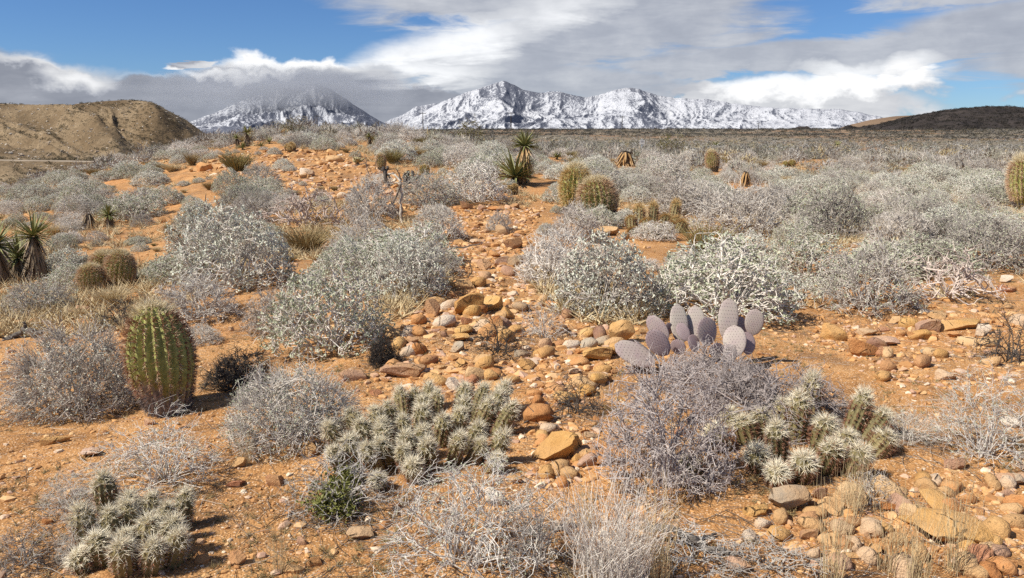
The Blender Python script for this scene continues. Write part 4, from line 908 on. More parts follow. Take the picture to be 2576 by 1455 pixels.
# ------------------------------------------------------------------ yuccas
yucca('tall2', 88, 708, 172, 'shaggy yucca with a wide green crown, the tallest of the trio', 0.3, 0.03)
yucca('tall', 8, 722, 170, 'shaggy yucca half cut by the picture edge', 1.7, -0.06)
yucca('short', 50, 706, 118, 'shorter dark yucca between the two shaggy ones', 2.9, 0.02)
yucca('short', 280, 572, 62, 'squat yucca with a brown skirt on the slope behind the yucca trio', 0.9, 0.0)
yucca('stump', 228, 575, 38, 'dead leafless yucca stump beside the squat yucca', 0.4, 0.05)
yucca('column', 1314, 462, 134, 'column yucca with a bleached leaf skirt rising above the shrubs', 0.5, 0.02)
yucca('rosette', 1290, 466, 92, 'low green yucca rosette at the foot of the column yucca', 1.9, 0.0, wmul=0.95)
yucca('far', 621, 368, 54, 'taller hilltop yucca against the snowy slope', 0.2, 0.04)
yucca('far', 598, 372, 38, 'shorter hilltop yucca leaning left of its taller neighbour', 1.2, -0.12)
yucca('far_rosette', 612, 377, 22, 'low hilltop yucca rosette between shrubs', 0.6)
yucca('far_rosette', 658, 372, 18, 'dark low yucca rosette on the mound', 1.6)
yucca('far_rosette', 677, 362, 20, 'pale green yucca rosette on the mound skyline', 2.6)
yucca('far', 929, 366, 34, 'small yucca on the skyline near the creosote', 2.2, 0.02)
yucca('rosette', 1400, 402, 24, 'yellow-green yucca rosette behind the barrel pair', 0.3)
yucca('gold_stump', 1571, 418, 38, 'dead straw-coloured yucca with drooping leaves among shrubs', 0.7, 0.0, wmul=1.5)
yucca('gold_stump', 1872, 470, 40, 'broken orange yucca stump among pale shrubs', 1.3, 0.12, wmul=0.8)
yucca('rosette', 478, 566, 38, 'green yucca tips behind the white-leaved brittlebush', 0.4)
FARY = [(1644, 372, 17, 'r', 75), (1960, 368, 28, 'y', 110), (1905, 372, 22, 'y', 95), (2105, 352, 17, 'y', 170), (1992, 380, 22, 't', 90), (2210, 382, 24, 'y', 85), (2155, 378, 26, 'y', 85), (2172, 384, 20, 'y', 80), (2408, 386, 14, 'r', 75), (2440, 390, 18, 'r', 72), (2480, 388, 34, 't', 70), (2492, 398, 22, 'r', 66), (2380, 380, 12, 'r', 90), (2500, 372, 22, 't', 90), (2060, 402, 20, 'r', 60), (1800, 350, 14, 'y', 170)]
for i, (u, v, hp, kd, k) in enumerate(FARY):
    o = yucca('far_rosette' if kd in 'ry' else 'far', u, v, hp, None, i * 0.7, 0, None, k, 1.5 if kd == 'y' else 1.1)
    later(o, 'small green yucca' if kd != 't' else 'small trunked yucca', u, v, 'far yuccas on the plain')

# ------------------------------------------------------------------ shrubs set out one by one (foot u, v, width, height in photo units)
SHR = [  # kind, variant, u, v, w, h, label
 ('dense_shrub', 1, 165, 1062, 320, 222, 'dense grey-green twiggy shrub left of the big barrel cactus'),
 ('dense_shrub', 0, 712, 1140, 350, 200, 'dense grey twiggy shrub between the barrel cactus and the central hedgehog clump'),
 ('wiry_shrub', 1, 375, 1250, 350, 170, 'straggly pale shrub with tiny leaves above the corner hedgehog clump'),
 ('wiry_shrub', 0, 160, 1300, 150, 100, 'small straggly white shrub left of the corner hedgehog clump'),
 ('wiry_shrub', 1, 190, 1420, 120, 110, 'low wiry shrub at the foot of the corner hedgehog clump'),
 ('bare_wiry_shrub', 0, 845, 1318, 320, 180, 'shrub of curved bare white twigs grown through by a green herb'),
 ('wiry_shrub', 0, 1165, 1480, 480, 290, 'wide wiry grey-white shrub in front of the central hedgehog clump'),
 ('dark_twig_shrub', 1, 1350, 1445, 230, 210, 'open grey-stemmed shrub beside the wide wiry shrub'),
 ('broom_shrub', 0, 1545, 1500, 270, 270, 'broom-like shrub of straight pale stems at the bottom edge'),
 ('mauve_shrub', 0, 1680, 1262, 370, 330, 'large thorny mauve-grey shrub in front of the prickly pear'),
 ('mauve_shrub', 1, 1960, 1090, 420, 150, 'low mauve-grey shrub behind the rust-spined hedgehog clump'),
 ('mauve_shrub', 1, 1800, 1000, 300, 110, 'mauve-grey twig tangle directly below the prickly pear pads'),
 ('wiry_shrub', 0, 2500, 1175, 280, 220, 'bleached wiry shrub against the picture edge'),
 ('dark_twig_shrub', 0, 2560, 925, 190, 130, 'dark twiggy shrub at the picture edge beside the stones'),
 ('dark_twig_shrub', 0, 1450, 1055, 150, 105, 'dark leafless twig shrub right of the central hedgehog clump'),
 ('brittlebush', 0, 815, 905, 320, 205, 'white-leaved brittlebush dome nearest the stony gully'),
 ('brittlebush', 1, 1015, 760, 230, 140, 'loose brittlebush with silver leaves above the pinkish block stone'),
 ('brittlebush', 2, 865, 735, 230, 110, 'grey-green brittlebush joined behind the white-leaved dome'),
 ('brittlebush', 3, 575, 742, 300, 190, 'largest green-grey brittlebush with bare stems showing below'),
 ('brittlebush', 1, 510, 650, 210, 125, 'white-leaved brittlebush behind the largest green-grey one'),
 ('twiggy_shrub', 2, 470, 820, 270, 115, 'low bare grey shrub behind the big barrel cactus'),
 ('twiggy_shrub', 0, 690, 850, 190, 120, 'thin grey shrub left of the white-leaved brittlebush dome'),
 ('brittlebush', 3, 1535, 805, 300, 195, 'rounded brittlebush above the ochre boulder'),
 ('brittlebush', 0, 1825, 815, 400, 205, 'widest brittlebush, twigs and silver leaves above the prickly pear'),
 ('whitish_shrub', 0, 1405, 730, 210, 145, 'whitish bare shrub right of the stony gully'),
 ('twiggy_shrub', 3, 2195, 795, 300, 170, 'dense grey shrub behind the row of stones'),
 ('pinkish_shrub', 0, 2415, 765, 260, 125, 'sprawling pinkish shrub with thick bare branches'),
 ('dark_twig_shrub', 0, 1250, 905, 170, 95, 'low dark-grey twig shrub in the middle of the stones'),
 ('dark_twig_shrub', 1, 1370, 865, 140, 100, 'thin grey twig shrub right of the low dark one'),
 ('charred_shrub', 0, 590, 985, 170, 90, 'dark mossy charred clump right of the big barrel cactus'),
 ('charred_shrub', 0, 962, 925, 90, 66, 'small dark spiny clump beside the broad slabs'),
 ('twiggy_shrub', 0, 905, 645, 180, 95, 'small grey shrub above the loose silver brittlebush'),
 ('whitish_shrub', 1, 1100, 612, 140, 88, 'round whitish shrub left of the stony gully'),
 ('twiggy_shrub', 2, 1255, 588, 72, 52, 'tiny dark-grey shrub on the gully stones'),
 ('whitish_shrub', 0, 1450, 612, 150, 92, 'pale shrub in front of the pair of barrel cacti'),
 ('whitish_shrub', 1, 1190, 518, 190, 105, 'pale dome shrub left of the column yucca'),
 ('twiggy_shrub', 0, 925, 565, 170, 110, 'grey dome shrub beside the bleached cholla skeleton'),
 ('pinkish_shrub', 0, 765, 580, 210, 105, 'pinkish-grey branching shrub on the rocky mound'),
 ('grass_tussock', 0, 765, 645, 150, 75, 'brown grassy tussock below the pinkish-grey shrub'),
 ('twiggy_shrub', 1, 635, 545, 110, 62, 'grey shrub leaning on the mound above the brittlebush'),
 ('brittlebush', 2, 575, 492, 105, 55, 'small silver brittlebush low on the rocky mound'),
 ('twiggy_shrub', 3, 650, 472, 105, 55, 'small grey shrub next to the silver brittlebush on the mound'),
 ('grass_tussock', 1, 590, 440, 110, 55, 'olive-brown tussock beside the orange block on the mound'),
 ('grass_tussock', 0, 480, 420, 45, 34, 'small brown tussock left of the orange block'),
 ('twiggy_shrub', 1, 75, 800, 180, 85, 'grey shrub below the yucca trio'),
 ('brittlebush', 2, 170, 745, 150, 75, 'green-grey brittlebush between the yucca trio and the two-headed cactus'),
 ('grass_tussock', 2, 275, 780, 110, 52, 'yellow dry grass tussock in front of the three-lobed barrel cactus'),
 ('dark_twig_shrub', 0, 300, 830, 160, 70, 'dark dead twigs behind the big barrel cactus'),
 ('twiggy_shrub', 2, 1870, 608, 270, 130, 'broad grey shrub right of the golden-brown hedgehog clump'),
 ('twiggy_shrub', 1, 2110, 612, 220, 135, 'large grey shrub in the middle of the pale shrub field'),
 ('whitish_shrub', 0, 2290, 655, 240, 110, 'pink-tinged whitish shrub above the dense grey one'),
 ('twiggy_shrub', 3, 2490, 690, 230, 150, 'large grey-green shrub at the picture edge behind the pinkish one'),
 ('dark_twig_shrub', 0, 2360, 650, 110, 90, 'dark upright twig shrub beside the pink-tinged one'),
 ('olive_stem_shrub', 0, 1780, 640, 150, 75, 'olive shrub of upright jointed stems behind the widest brittlebush'),
 ('wiry_shrub', 1, 2290, 1120, 130, 90, 'thin brown wiry shrub right of the rust-spined hedgehog clump'),
 ('dark_twig_shrub', 1, 2200, 1270, 130, 70, 'low purplish twig tuft beside the round orange boulder'),
 ('dark_twig_shrub', 1, 1760, 1440, 260, 80, 'sprawl of thin grey twigs over the fallen cholla log'),
 ('dark_twig_shrub', 1, 1960, 1460, 300, 70, 'flat grey twigs lying over stones at the bottom edge'),
 ('dark_twig_shrub', 1, 40, 1440, 160, 110, 'grey twig heap in the bottom corner'),
 ('creosote_bush', 0, 1180, 352, 88, 66, 'yellow-green creosote bush on the skyline'),
 ('creosote_bush', 1, 745, 350, 80, 46, 'olive creosote bush on the mound skyline'),
 ('creosote_bush', 1, 700, 352, 60, 36, 'small creosote bush left of the olive one on the mound'),
 ('creosote_bush', 0, 1690, 388, 84, 60, 'open olive creosote bush right of the notice board'),
 ('green_herb', 0, 835, 1300, 150, 80, 'fresh green herb growing inside the bare white twigs'),
 ('green_herb', 0, 875, 1225, 70, 50, 'small green sprig behind the fresh green herb'),
]
OCC = []     # occupied discs (x, y, r)
for i, (kd, var, u, v, w, h, lab) in enumerate(SHR):
    kfix = {'creosote_bush': 62.0}.get(kd)
    if kfix:
        dx, dy, dz = [float(q) for q in pix_dir(u, v)]; kk = kfix if u > 1000 else 44.0; x, y, k = dx * kk, dy * kk, kk; z = float(H(x, y))
    else: x, y, z, k = cast(u, v - 0.06 * h)
    wm, hm = w * k / FPX, h * k / FPX
    y += 0.18 * wm; z = float(H(x, y))           # the given foot is the near rim
    put_shrub(kd, var, x, y, z, wm, hm * 1.03, i * 1.37, lab, None, None, 'grass' if kd == 'grass_tussock' else ('herb' if kd == 'green_herb' else 'shrub'))
    OCC.append((x, y, wm * 0.40))
for i, (u, v, hp, w) in enumerate([(2235, 1440, 240, 120), (2080, 1470, 330, 120), (2400, 1440, 300, 110), (1655, 1480, 320, 130), (2290, 1470, 280, 110), (2150, 1290, 190, 90), (1470, 1330, 150, 80), (700, 1440, 160, 70), (620, 1170, 90, 50), (1640, 770, 110, 70), (1990, 690, 110, 80)]):
    x, y, z, k = cast(u, v) if v < 1455 else cast(u, 1454)
    if v >= 1455: y -= 0.05
    o = put_shrub('straw_tuft', 0, x, y, z, w * k / FPX * 1.4, hp * k / FPX, i * 0.9, None, None, 'straw_stalks', 'grass')
    later(o, 'thin tuft of straw-yellow stalks', u, v, 'straw stalks')

# ------------------------------------------------------------------ dead wood
def wood(name, label, ruv, paths, mat, cat='dead wood', lift=0.0, group=None, seed=1):
    """paths: (list of (u, v), radius in photo units at foot and tip, depth offset in metres at the tip)"""
    rng = np.random.default_rng(seed); x0, y0, z0, k0 = cast(*ruv); root = tag(obj(name, None, None, (x0, y0, z0)), label, cat, group); root.empty_display_size = 0.1
    for i, (pts, r0, r1, off) in enumerate(paths):
        P = []
        for j_, (u, v) in enumerate(pts):
            k = k0 + off * j_ / max(1, len(pts) - 1); dx, dy, dz = [float(q) for q in pix_dir(u, v)]; P.append((dx * k - x0, dy * k - y0, EYE + dz * k - z0 + lift))
        P = np.array(P); t = np.linspace(0, len(P) - 1, (len(P) - 1) * 4 + 1); Q = np.stack([np.interp(t, np.arange(len(P)), P[:, c]) for c in range(3)], 1)
        Q[1:-1] += rng.normal(size=Q[1:-1].shape) * r0 * k0 / FPX * 0.35
        rad = np.linspace(r0, r1, len(Q)) * k0 / FPX * rng.uniform(0.8, 1.2, len(Q)); V, F = tubes(Q[None], rad[None], 7, rng)
        obj('trunk' if i == 0 else 'branch', mesh('dead_branch', V, [F], [mat], smooth=True), root)
    return root
def zd(*p): return [(x * .1383 + 867.6, y * .1383 + 364.6) for x, y in p]
wood('cholla_skeleton', 'bleached forked cholla skeleton standing on the orange slope', (1011, 562), [(zd((1040, 1430), (1010, 1290), (1022, 1100), (1020, 900), (1010, 720), (1000, 640)), 3.6, 2.6, 0), (zd((1010, 720), (960, 850), (880, 1060)), 3.0, 1.8, -0.12), (zd((990, 1290), (930, 1200), (850, 1050), (800, 960)), 2.6, 1.5, 0.1), (zd((1010, 700), (960, 600), (880, 530), (790, 520)), 2.6, 2.4, 0.12), (zd((1020, 650), (980, 520), (940, 440)), 2.2, 1.0, -0.08), (zd((1000, 720), (950, 690), (905, 690)), 2.0, 1.2, 0.1)], M_wood_pale)
wood('cholla_skeleton', 'dark dead cholla stub left of the bleached skeleton', (975, 470), [(zd((775, 745), (745, 610), (720, 500), (680, 415)), 5.0, 4.5, 0), (zd((720, 500), (770, 440), (790, 400)), 3.5, 3.0, 0.1), (zd((760, 540), (800, 560), (820, 600)), 3, 2.2, -0.05)], M_twig_dark, seed=2)
wood('cholla_skeleton', 'blackened cholla joints right of the bleached skeleton', (1030, 466), [(zd((1160, 700), (1145, 600), (1140, 480)), 5.5, 4.2, 0), (zd((1200, 690), (1230, 590), (1240, 475)), 5.0, 3.6, 0.05), (zd((1090, 690), (1080, 600), (1092, 510)), 4.5, 3.6, -0.05), (zd((1230, 640), (1320, 590), (1400, 560)), 4.5, 5.0, 0.1)], M_twig_dark, seed=3)
wood('dead_branch', 'thin forked dead branch near the yellow cholla', (927, 440), [(zd((440, 560), (400, 430), (370, 330), (300, 265)), 1.2, 0.6, 0), (zd((400, 430), (390, 300), (350, 160)), 1.0, 0.5, 0.1), (zd((560, 450), (560, 330), (600, 260), (680, 210)), 1.0, 0.5, 0), (zd((370, 340), (240, 370), (120, 385)), 1.0, 0.5, 0)], M_wood, seed=4)
wood('dead_branch', 'crooked dead branch lying on stones below the grey dome shrub', (1005, 596), [([(1021, 602), (997, 588), (963, 564), (932, 546)], 3.2, 1.6, 0.0), ([(963, 564), (950, 572), (938, 574)], 1.6, 0.8, -0.1), ([(997, 588), (985, 600), (975, 602)], 1.6, 0.8, 0)], M_wood, seed=5)
wood('dead_branch', 'straight dead stick lying across the stony gully', (1165, 630), [([(1130, 630), (1165, 626), (1207, 618)], 2.4, 1.4, 0.05)], M_wood, lift=0.02, seed=6)
wood('dead_branch', 'twisted dark twig standing in the stony gully', (1178, 700), [([(1176, 700), (1187, 684), (1184, 668), (1181, 660), (1190, 648)], 1.5, 0.8, 0), ([(1184, 668), (1176, 652), (1172, 644)], 0.9, 0.5, 0)], M_twig_dark, seed=7)
wood('dead_branch', 'dark curved branch right of the central hedgehog clump', (1330, 1068), [([(1318, 1072), (1345, 1056), (1382, 1052), (1422, 1034)], 2.8, 1.6, 0.1), ([(1345, 1056), (1340, 1042), (1328, 1030)], 1.6, 0.8, 0), ([(1382, 1052), (1400, 1058), (1430, 1050)], 1.4, 0.7, 0)], M_wood, lift=0.02, seed=8)
wood('dead_log', 'fallen grey cholla log in the grass at the bottom', (1715, 1368), [([(1628, 1332), (1680, 1340), (1730, 1362), (1790, 1388), (1850, 1402)], 11, 7, -0.1), ([(1730, 1362), (1770, 1362), (1800, 1352)], 6, 3, 0.05)], M_wood, lift=0.015, seed=9)
wood('dead_stump', 'dark uprooted dead stump at the picture edge', (60, 850), [([(10, 858), (40, 842), (62, 830), (86, 834), (105, 838)], 8, 3, 0), ([(62, 830), (66, 818), (60, 812)], 5, 3, 0), ([(86, 834), (120, 832), (175, 836)], 2, 1, 0.05), ([(40, 842), (30, 850), (0, 862)], 4, 2, -0.1)], M_wood, seed=10)
wood('dead_branch', 'single upright dead stem above the white-leaved brittlebush', (514, 540), [([(512, 540), (514, 515), (518, 488)], 1.6, 0.8, 0)], M_wood, seed=11)
wood('dead_branch', 'bent dark stem through the white-leaved brittlebush', (440, 650), [([(444, 655), (450, 630), (455, 605), (446, 585), (435, 578)], 2.6, 1.4, 0), ([(450, 630), (470, 612), (480, 606)], 1.4, 0.7, 0)], M_wood, seed=12)
wood('dead_branch', 'thin leafless fork standing among pale shrubs beyond the golden-brown clump', (1700, 440), [([(1690, 444), (1697, 420), (1694, 405), (1690, 396)], 1.3, 0.6, 0), ([(1697, 420), (1712, 408), (1722, 396)], 1.0, 0.5, 0)], M_wood, seed=13)

# yellow cholla
def cholla():
    x0, y0, z0, k0 = cast(900, 418); root = tag(obj('cholla_cactus', None, None, (x0, y0, z0)), 'small yellow-green cholla cactus on the rocky mound', 'cactus')
    rng = np.random.default_rng(77); V, F = ICO[2]; V = V * [0.42, 0.42, 1.0]; j = Join(); j.add(V, F, 0)
    p = V[rng.integers(0, len(V), 260)]; Vs, Fs = spikes(p, p + rng.normal(size=p.shape) * 0.4, 0.32, 0.012, rng); j.add(Vs, Fs, 1)
    me = j.mesh('cholla_joint', [M_grass_olive, M_spine_pale], True); s = k0 / FPX
    for i in range(30):
        a, e = rng.uniform(0, 6.28), rng.uniform(0.1, 1.0); d = Vector((math.cos(a) * math.sqrt(1 - e * e * .8), math.sin(a) * math.sqrt(1 - e * e * .8), e)).normalized()
        r_ = rng.uniform(6, 15) * s; o = obj('joint', me, root, d * r_ + Vector((0, 0, 9 * s)), d.to_track_quat('Z', 'Y').to_euler(), (5 * s, 5 * s, 6.5 * s))
    Vt, Ft = tubes(np.array([[[0, 0, -0.02], [0, 0, 6 * s], [0, 0, 12 * s]]]), np.full((1, 3), 2.5 * s), 8); obj('trunk', mesh('cholla_trunk', Vt, [Ft], [M_trunk]), root)
cholla()
# ------------------------------------------------------------------ rocks set out one by one (centre u, v, width, height, colour, turn)
RK = """1170 718 76 31 buff|1180 772 82 58 ochre|1085 780 43 48 pink|980 797 38 31 buff|1208 825 48 38 pale|1263 581 38 31 grey|1295 614 48 38 brown|1239 642 38 20 orange|1194 611 31 17 pale|1163 645 35 24 orange|1263 659 35 27 pink|1215 669 40 30 pink|1298 656 42 48 grey|1229 770 69 40 ochre|1132 742 38 21 red|1308 770 31 24 buff|1388 770 41 24 orange|1561 842 66 66 ochre|1616 835 28 20 buff|1505 894 83 38 ochre|1322 922 52 28 ochre|1312 891 38 31 grey|1149 877 38 28 grey|1115 842 24 17 brown|1174 811 31 24 red|1035 860 35 21 pink|1156 853 48 21 ochre|890 943 95 42 pink|1015 939 110 36 pink|1136 970 38 34 pale|1108 925 35 17 buff|1156 918 31 17 ochre|1405 946 17 10 grey|1433 918 17 9 pale|1454 887 17 14 orange|1588 922 45 17 grey|1547 936 31 17 red|1443 936 28 17 pale|942 991 35 17 red|1570 594 36 36 buff|1520 585 80 26 buff|925 462 48 38 buff|1174 520 35 21 brown|1212 524 24 17 pink|1246 527 45 14 orange|952 572 41 21 orange|1025 482 31 17 ochre|1053 496 41 17 buff|904 560 21 14 buff|1291 520 28 14 brown|840 401 52 21 buff|771 436 38 24 pale|508 424 50 27 orange|479 429 14 14 buff|411 554 21 21 orange|346 597 31 14 buff|214 762 45 17 pale|206 777 52 17 pink|155 789 52 14 pink|90 813 59 17 red|581 829 15 15 pale|366 533 17 20 pink|1880 618 84 40 buff|1998 662 110 40 buff|2053 645 48 28 grey|2047 763 48 38 buff|2199 792 55 17 pink|2254 808 35 21 buff|2104 842 73 46 ochre|2178 882 86 48 orange|2185 839 52 21 grey|2232 862 62 25 pink|2226 829 48 15 red|2341 825 66 38 pink|2361 796 59 21 buff|2434 820 150 41 ochre|2475 834 45 31 pale|2268 839 31 21 orange|2299 848 31 21 orange|2351 850 21 16 orange|2403 844 35 17 orange|2147 839 17 14 red|2340 886 41 15 grey|2282 908 24 17 pink|2444 894 24 17 buff|2534 704 38 21 pale|2538 728 45 21 red|2541 773 24 17 buff|2382 950 52 26 pale|1989 1268 105 67 grey|2155 1246 97 75 buff|2064 1244 37 34 brown|2092 1284 80 34 buff|2415 1169 60 49 pink|2363 1259 41 30 pale|2404 1270 34 30 pink|2247 1281 60 24 orange|2318 1302 97 40 buff|2408 1350 187 76 ochre|2262 1358 86 44 buff|2038 1348 48 30 brown|1885 1352 45 26 pale|2150 1402 52 24 buff|2198 1388 48 24 buff|2303 1410 37 19 pink|2124 1360 34 20 red|1858 1430 67 38 pink|2553 1212 45 30 grey|2542 1242 48 22 pink|2542 1425 45 26 orange|2183 1350 19 17 pink|1911 1291 75 40 ochre|1400 1136 123 67 ochre|1247 1253 60 49 pale|1490 1098 41 19 grey|1292 1210 41 26 buff|900 1350 71 32 grey|792 1415 49 30 orange|1415 1328 56 24 pale|773 1136 41 41 buff|993 1274 34 26 red|1094 1262 26 22 pink|892 1393 34 15 orange|1557 1231 50 38 buff|127 1113 75 24 ochre|220 1143 52 22 pink|691 1210 56 41 red|590 1221 41 17 red|590 1410 49 34 red|728 1436 67 34 buff|597 1169 41 26 buff|758 1363 30 22 pink|116 1316 26 17 orange|373 1065 34 19 pink|463 1073 15 11 red|321 981 34 19 pink|1680 1300 40 20 buff|1480 1260 40 18 orange"""
CN = {'buff': 'buff', 'ochre': 'ochre', 'orange': 'orange', 'pink': 'pinkish', 'red': 'reddish', 'brown': 'dark brown', 'grey': 'grey', 'pale': 'pale'}
prng = random.Random(5)
for i, it in enumerate(RK.split('|')):
    u, v, w, h, c = it.split(); u, v, w, h = float(u), float(v), float(w), float(h)
    x, y, z, k = cast(u, v + h * 0.36); wm = w * k / FPX * 1.04; hm = h * k / FPX
    flat = h / w < 0.5; hh = hm * (1.15 if flat else 1.25); dm = wm * prng.uniform(0.6, 0.85)
    y += dm * 0.35; z = float(H(x, y))
    o = put_rock(x, y, z, wm, dm, hh, prng.uniform(-0.25, 0.25), c, None, None, i * 5 + 3, 0.28, 'boulder' if w >= 60 else 'rock', (prng.uniform(-.12, .12), prng.uniform(-.12, .12)))
    if (u, v) == (127, 1113): o.rotation_euler = (0, 0, 0.5); o.scale[1] *= 0.45
    if (u, v) == (1998, 662): o.rotation_euler = (0, 0.22, -0.2)
    if (u, v) == (1295, 614): o.rotation_euler = (0, -0.5, 0.2)
    size = 'large' if w >= 80 else ('mid-sized' if w >= 40 else 'small')
    later(o, f"{size} {'flat ' if h / w < 0.4 else 'angular ' if i % 3 == 0 else ''}{CN[c]} rock", u, v, 'rocks on the slope')
    OCC.append((x, y, wm * 0.3))

# ------------------------------------------------------------------ scatter regions on the slope (outlines laid on the ground)
def inside(px, py, poly):
    c = np.zeros(np.shape(px), bool); n = len(poly)
    for i in range(n):
        x1, y1 = poly[i]; x2, y2 = poly[(i + 1) % n]
        q = ((y1 > py) != (y2 > py)) & (px < (x2 - x1) * (py - y1) / (y2 - y1 + 1e-12) + x1); c ^= q
    return c
def lay(pts): return [cast(*p)[:2] for p in pts]
GULLY = lay([(1120, 520), (1370, 525), (1330, 600), (1320, 700), (1400, 790), (1540, 830), (1560, 960), (1420, 1010), (900, 1000), (960, 900), (1000, 820), (1130, 740), (1130, 640)])
MOUND = lay([(560, 388), (700, 374), (870, 386), (1000, 440), (1110, 485), (1110, 525), (950, 540), (860, 505), (760, 485), (640, 475), (560, 445), (490, 428)])
EAST = lay([(2040, 800), (2575, 760), (2575, 960), (2300, 1000), (2150, 920), (2040, 860)])
SOUTHEAST = lay([(1850, 1290), (2250, 1230), (2575, 1130), (2575, 1454), (1900, 1454)])
MIDDLE = lay([(900, 980), (1500, 960), (1520, 1200), (1330, 1240), (1340, 960)])
NEARBARE = lay([(0, 850), (320, 840), (560, 900), (900, 860), (1150, 720), (1420, 800), (1560, 820), (2040, 820), (2100, 800), (2575, 730), (2760, 720), (2760, 1454), (-200, 1454), (-200, 850)])
PATHS = [GULLY, MOUND, EAST, SOUTHEAST, MIDDLE]
BARE = [GULLY, MOUND, NEARBARE, lay([(2040, 800), (2300, 720), (2700, 690), (2700, 760), (2040, 860)]), lay([(1330, 520), (1380, 500), (1400, 580), (1330, 600)]), lay([(1900, 625), (2160, 625), (2160, 680), (1960, 690)])]
def seen(x, y, z):
    """does the eye see the point over the ground in between"""
    t = np.linspace(0.05, 0.985, 60)[:, None]; return (EYE + (z - EYE) * t > H(x * t, y * t) - 0.02).all(0)

# small stones: individuals, the ones that show largest
srng = np.random.default_rng(21); nst = 0; taken = np.array([(a, b, r_) for a, b, r_ in OCC])
cand = []
for reg_, n_ in ((GULLY, 2500), (MOUND, 1900), (EAST, 520), (SOUTHEAST, 420), (MIDDLE, 330), (NEARBARE, 500)):
    P = np.array(reg_); lo, hi = P.min(0), P.max(0); got = 0
    while got < n_:
        # more tries near the eye, so that the spread looks even on the slope
        q = srng.uniform(0, 1, (4000, 2)); y_ = lo[1] * (hi[1] / lo[1]) ** q[:, 1]; x_ = (lo[0] + (hi[0] - lo[0]) * q[:, 0])
        ok = inside(x_, y_, reg_); x_, y_ = x_[ok], y_[ok]
        for a, b in zip(x_[:n_ - got], y_[:n_ - got]): cand.append((a, b, srng.lognormal(0, 0.50) * 0.050 * (0.7 if reg_ is NEARBARE else 1.25 if reg_ is GULLY else 1.45 if reg_ is MOUND else 1.0) * (1 + 0.03 * b))); got += 1
cand = np.array(cand); zc_ = H(cand[:, 0], cand[:, 1]); uu, vv, kk = project(cand[:, 0], cand[:, 1], zc_)
ok = (uu > 8) & (uu < 2567) & (vv < 1450) & seen(cand[:, 0], cand[:, 1], zc_ + 0.02)
dd = np.hypot(cand[:, None, 0] - taken[None, :, 0], cand[:, None, 1] - taken[None, :, 1]); ok &= (dd > taken[None, :, 2] * 0.9).all(1)
px = cand[:, 2] / kk * FPX; order = np.argsort(-np.where(ok, px, -1)); COLS = ['buff', 'ochre', 'orange', 'pink', 'red', 'brown', 'grey', 'pale']; CW = [.22, .2, .2, .13, .08, .05, .04, .08]
small_left = []
for q in order[:int(ok.sum())]:
    x, y, s_ = cand[q]
    if nst < 170:
        c = COLS[srng.choice(8, p=CW)]; fl = srng.uniform(0.45, 0.8); s_ = min(s_, 0.16 + 0.008 * y)
        o = put_rock(x, y, float(zc_[q]), s_, s_ * srng.uniform(0.6, 0.9), s_ * fl, srng.uniform(0, 6.28), c, None, None, int(srng.integers(0, 6)), 0.30, 'stone', (srng.normal() * .2, srng.normal() * .2), True)
        later(o, f"{'flattish' if fl < 0.6 else 'rounded'} {CN[c]} stone", float(uu[q]), float(vv[q]), 'small stones on the slope'); nst += 1
    else: small_left.append(q)

def scatter(name, protos, pos, scl, rotz, cols=None, mats=None, smooth=False, tilt=None, kind='stuff', label=None, pick=None):
    """join many turned and scaled copies of small prototypes into one mesh"""
    rng = np.random.default_rng(len(pos)); pick = rng.integers(0, len(protos), len(pos)) if pick is None else pick; Vs, Fs, Cs, off = [], [], [], 0
    for p_, (V, F) in enumerate(protos):
        i = np.where(pick == p_)[0]
        if not len(i): continue
        v = V[None] * scl[i][:, None, :]
        if tilt is not None:
            c, s_ = np.cos(tilt[i])[:, None], np.sin(tilt[i])[:, None]; v = np.stack([v[..., 0], v[..., 1] * c - v[..., 2] * s_, v[..., 1] * s_ + v[..., 2] * c], -1)
        c, s_ = np.cos(rotz[i])[:, None], np.sin(rotz[i])[:, None]
        v = np.stack([v[..., 0] * c - v[..., 1] * s_, v[..., 0] * s_ + v[..., 1] * c, v[..., 2]], -1) + pos[i][:, None, :]
        Vs.append(v.reshape(-1, 3)); Fs.append((F[None] + (np.arange(len(i)) * len(V))[:, None, None] + off).reshape(-1, F.shape[1])); off += v.shape[0] * v.shape[1]
        if cols is not None: Cs.append(np.repeat(cols[i], len(V), 0))
    me = mesh(name, np.concatenate(Vs), Fs, mats, None, smooth, np.concatenate(Cs) if cols is not None else None)
    o = obj(name, me); return tag(o, label, None, None, kind)

# gravel: uncountable pebbles
M_pebble = vary_mat('pebble', [(0.0, (0.16, 0.075, 0.035)), (0.2, (0.40, 0.20, 0.08)), (0.42, (0.55, 0.30, 0.12)), (0.62, (0.62, 0.40, 0.20)), (0.8, (0.46, 0.28, 0.19)), (0.92, (0.70, 0.58, 0.42)), (1.0, (0.78, 0.72, 0.64))], 30, 0.9, 'ISLAND', amount=0.85)
grng = np.random.default_rng(33); PEB = []
for i in range(6):
    V, F = ICO[1]; V = V * (1 + grng.uniform(-0.25, 0.25, (len(V), 1))) * [1, .75, .55]; PEB.append((V, F))
n = 26000; th = grng.uniform(R(-37), R(37), n); rr_ = 2.0 * (17 / 2.0) ** grng.uniform(0, 1, n); gx_, gy_ = rr_ * np.sin(th), rr_ * np.cos(th)
dens = 0.42 + 0.9 * S(0.42, 0.62, fbm(gx_ / 0.9, gy_ / 0.9, 3, 61))
for p_ in PATHS: dens = np.where(inside(gx_, gy_, p_), dens + 0.5, dens)
keep = grng.uniform(0, 1.15, n) < dens; gx_, gy_, rr_ = gx_[keep], gy_[keep], rr_[keep]
sz = np.clip(grng.lognormal(0, 0.55, len(gx_)) * 0.0058 * (0.75 + 0.14 * rr_), 0.003, 0.06)
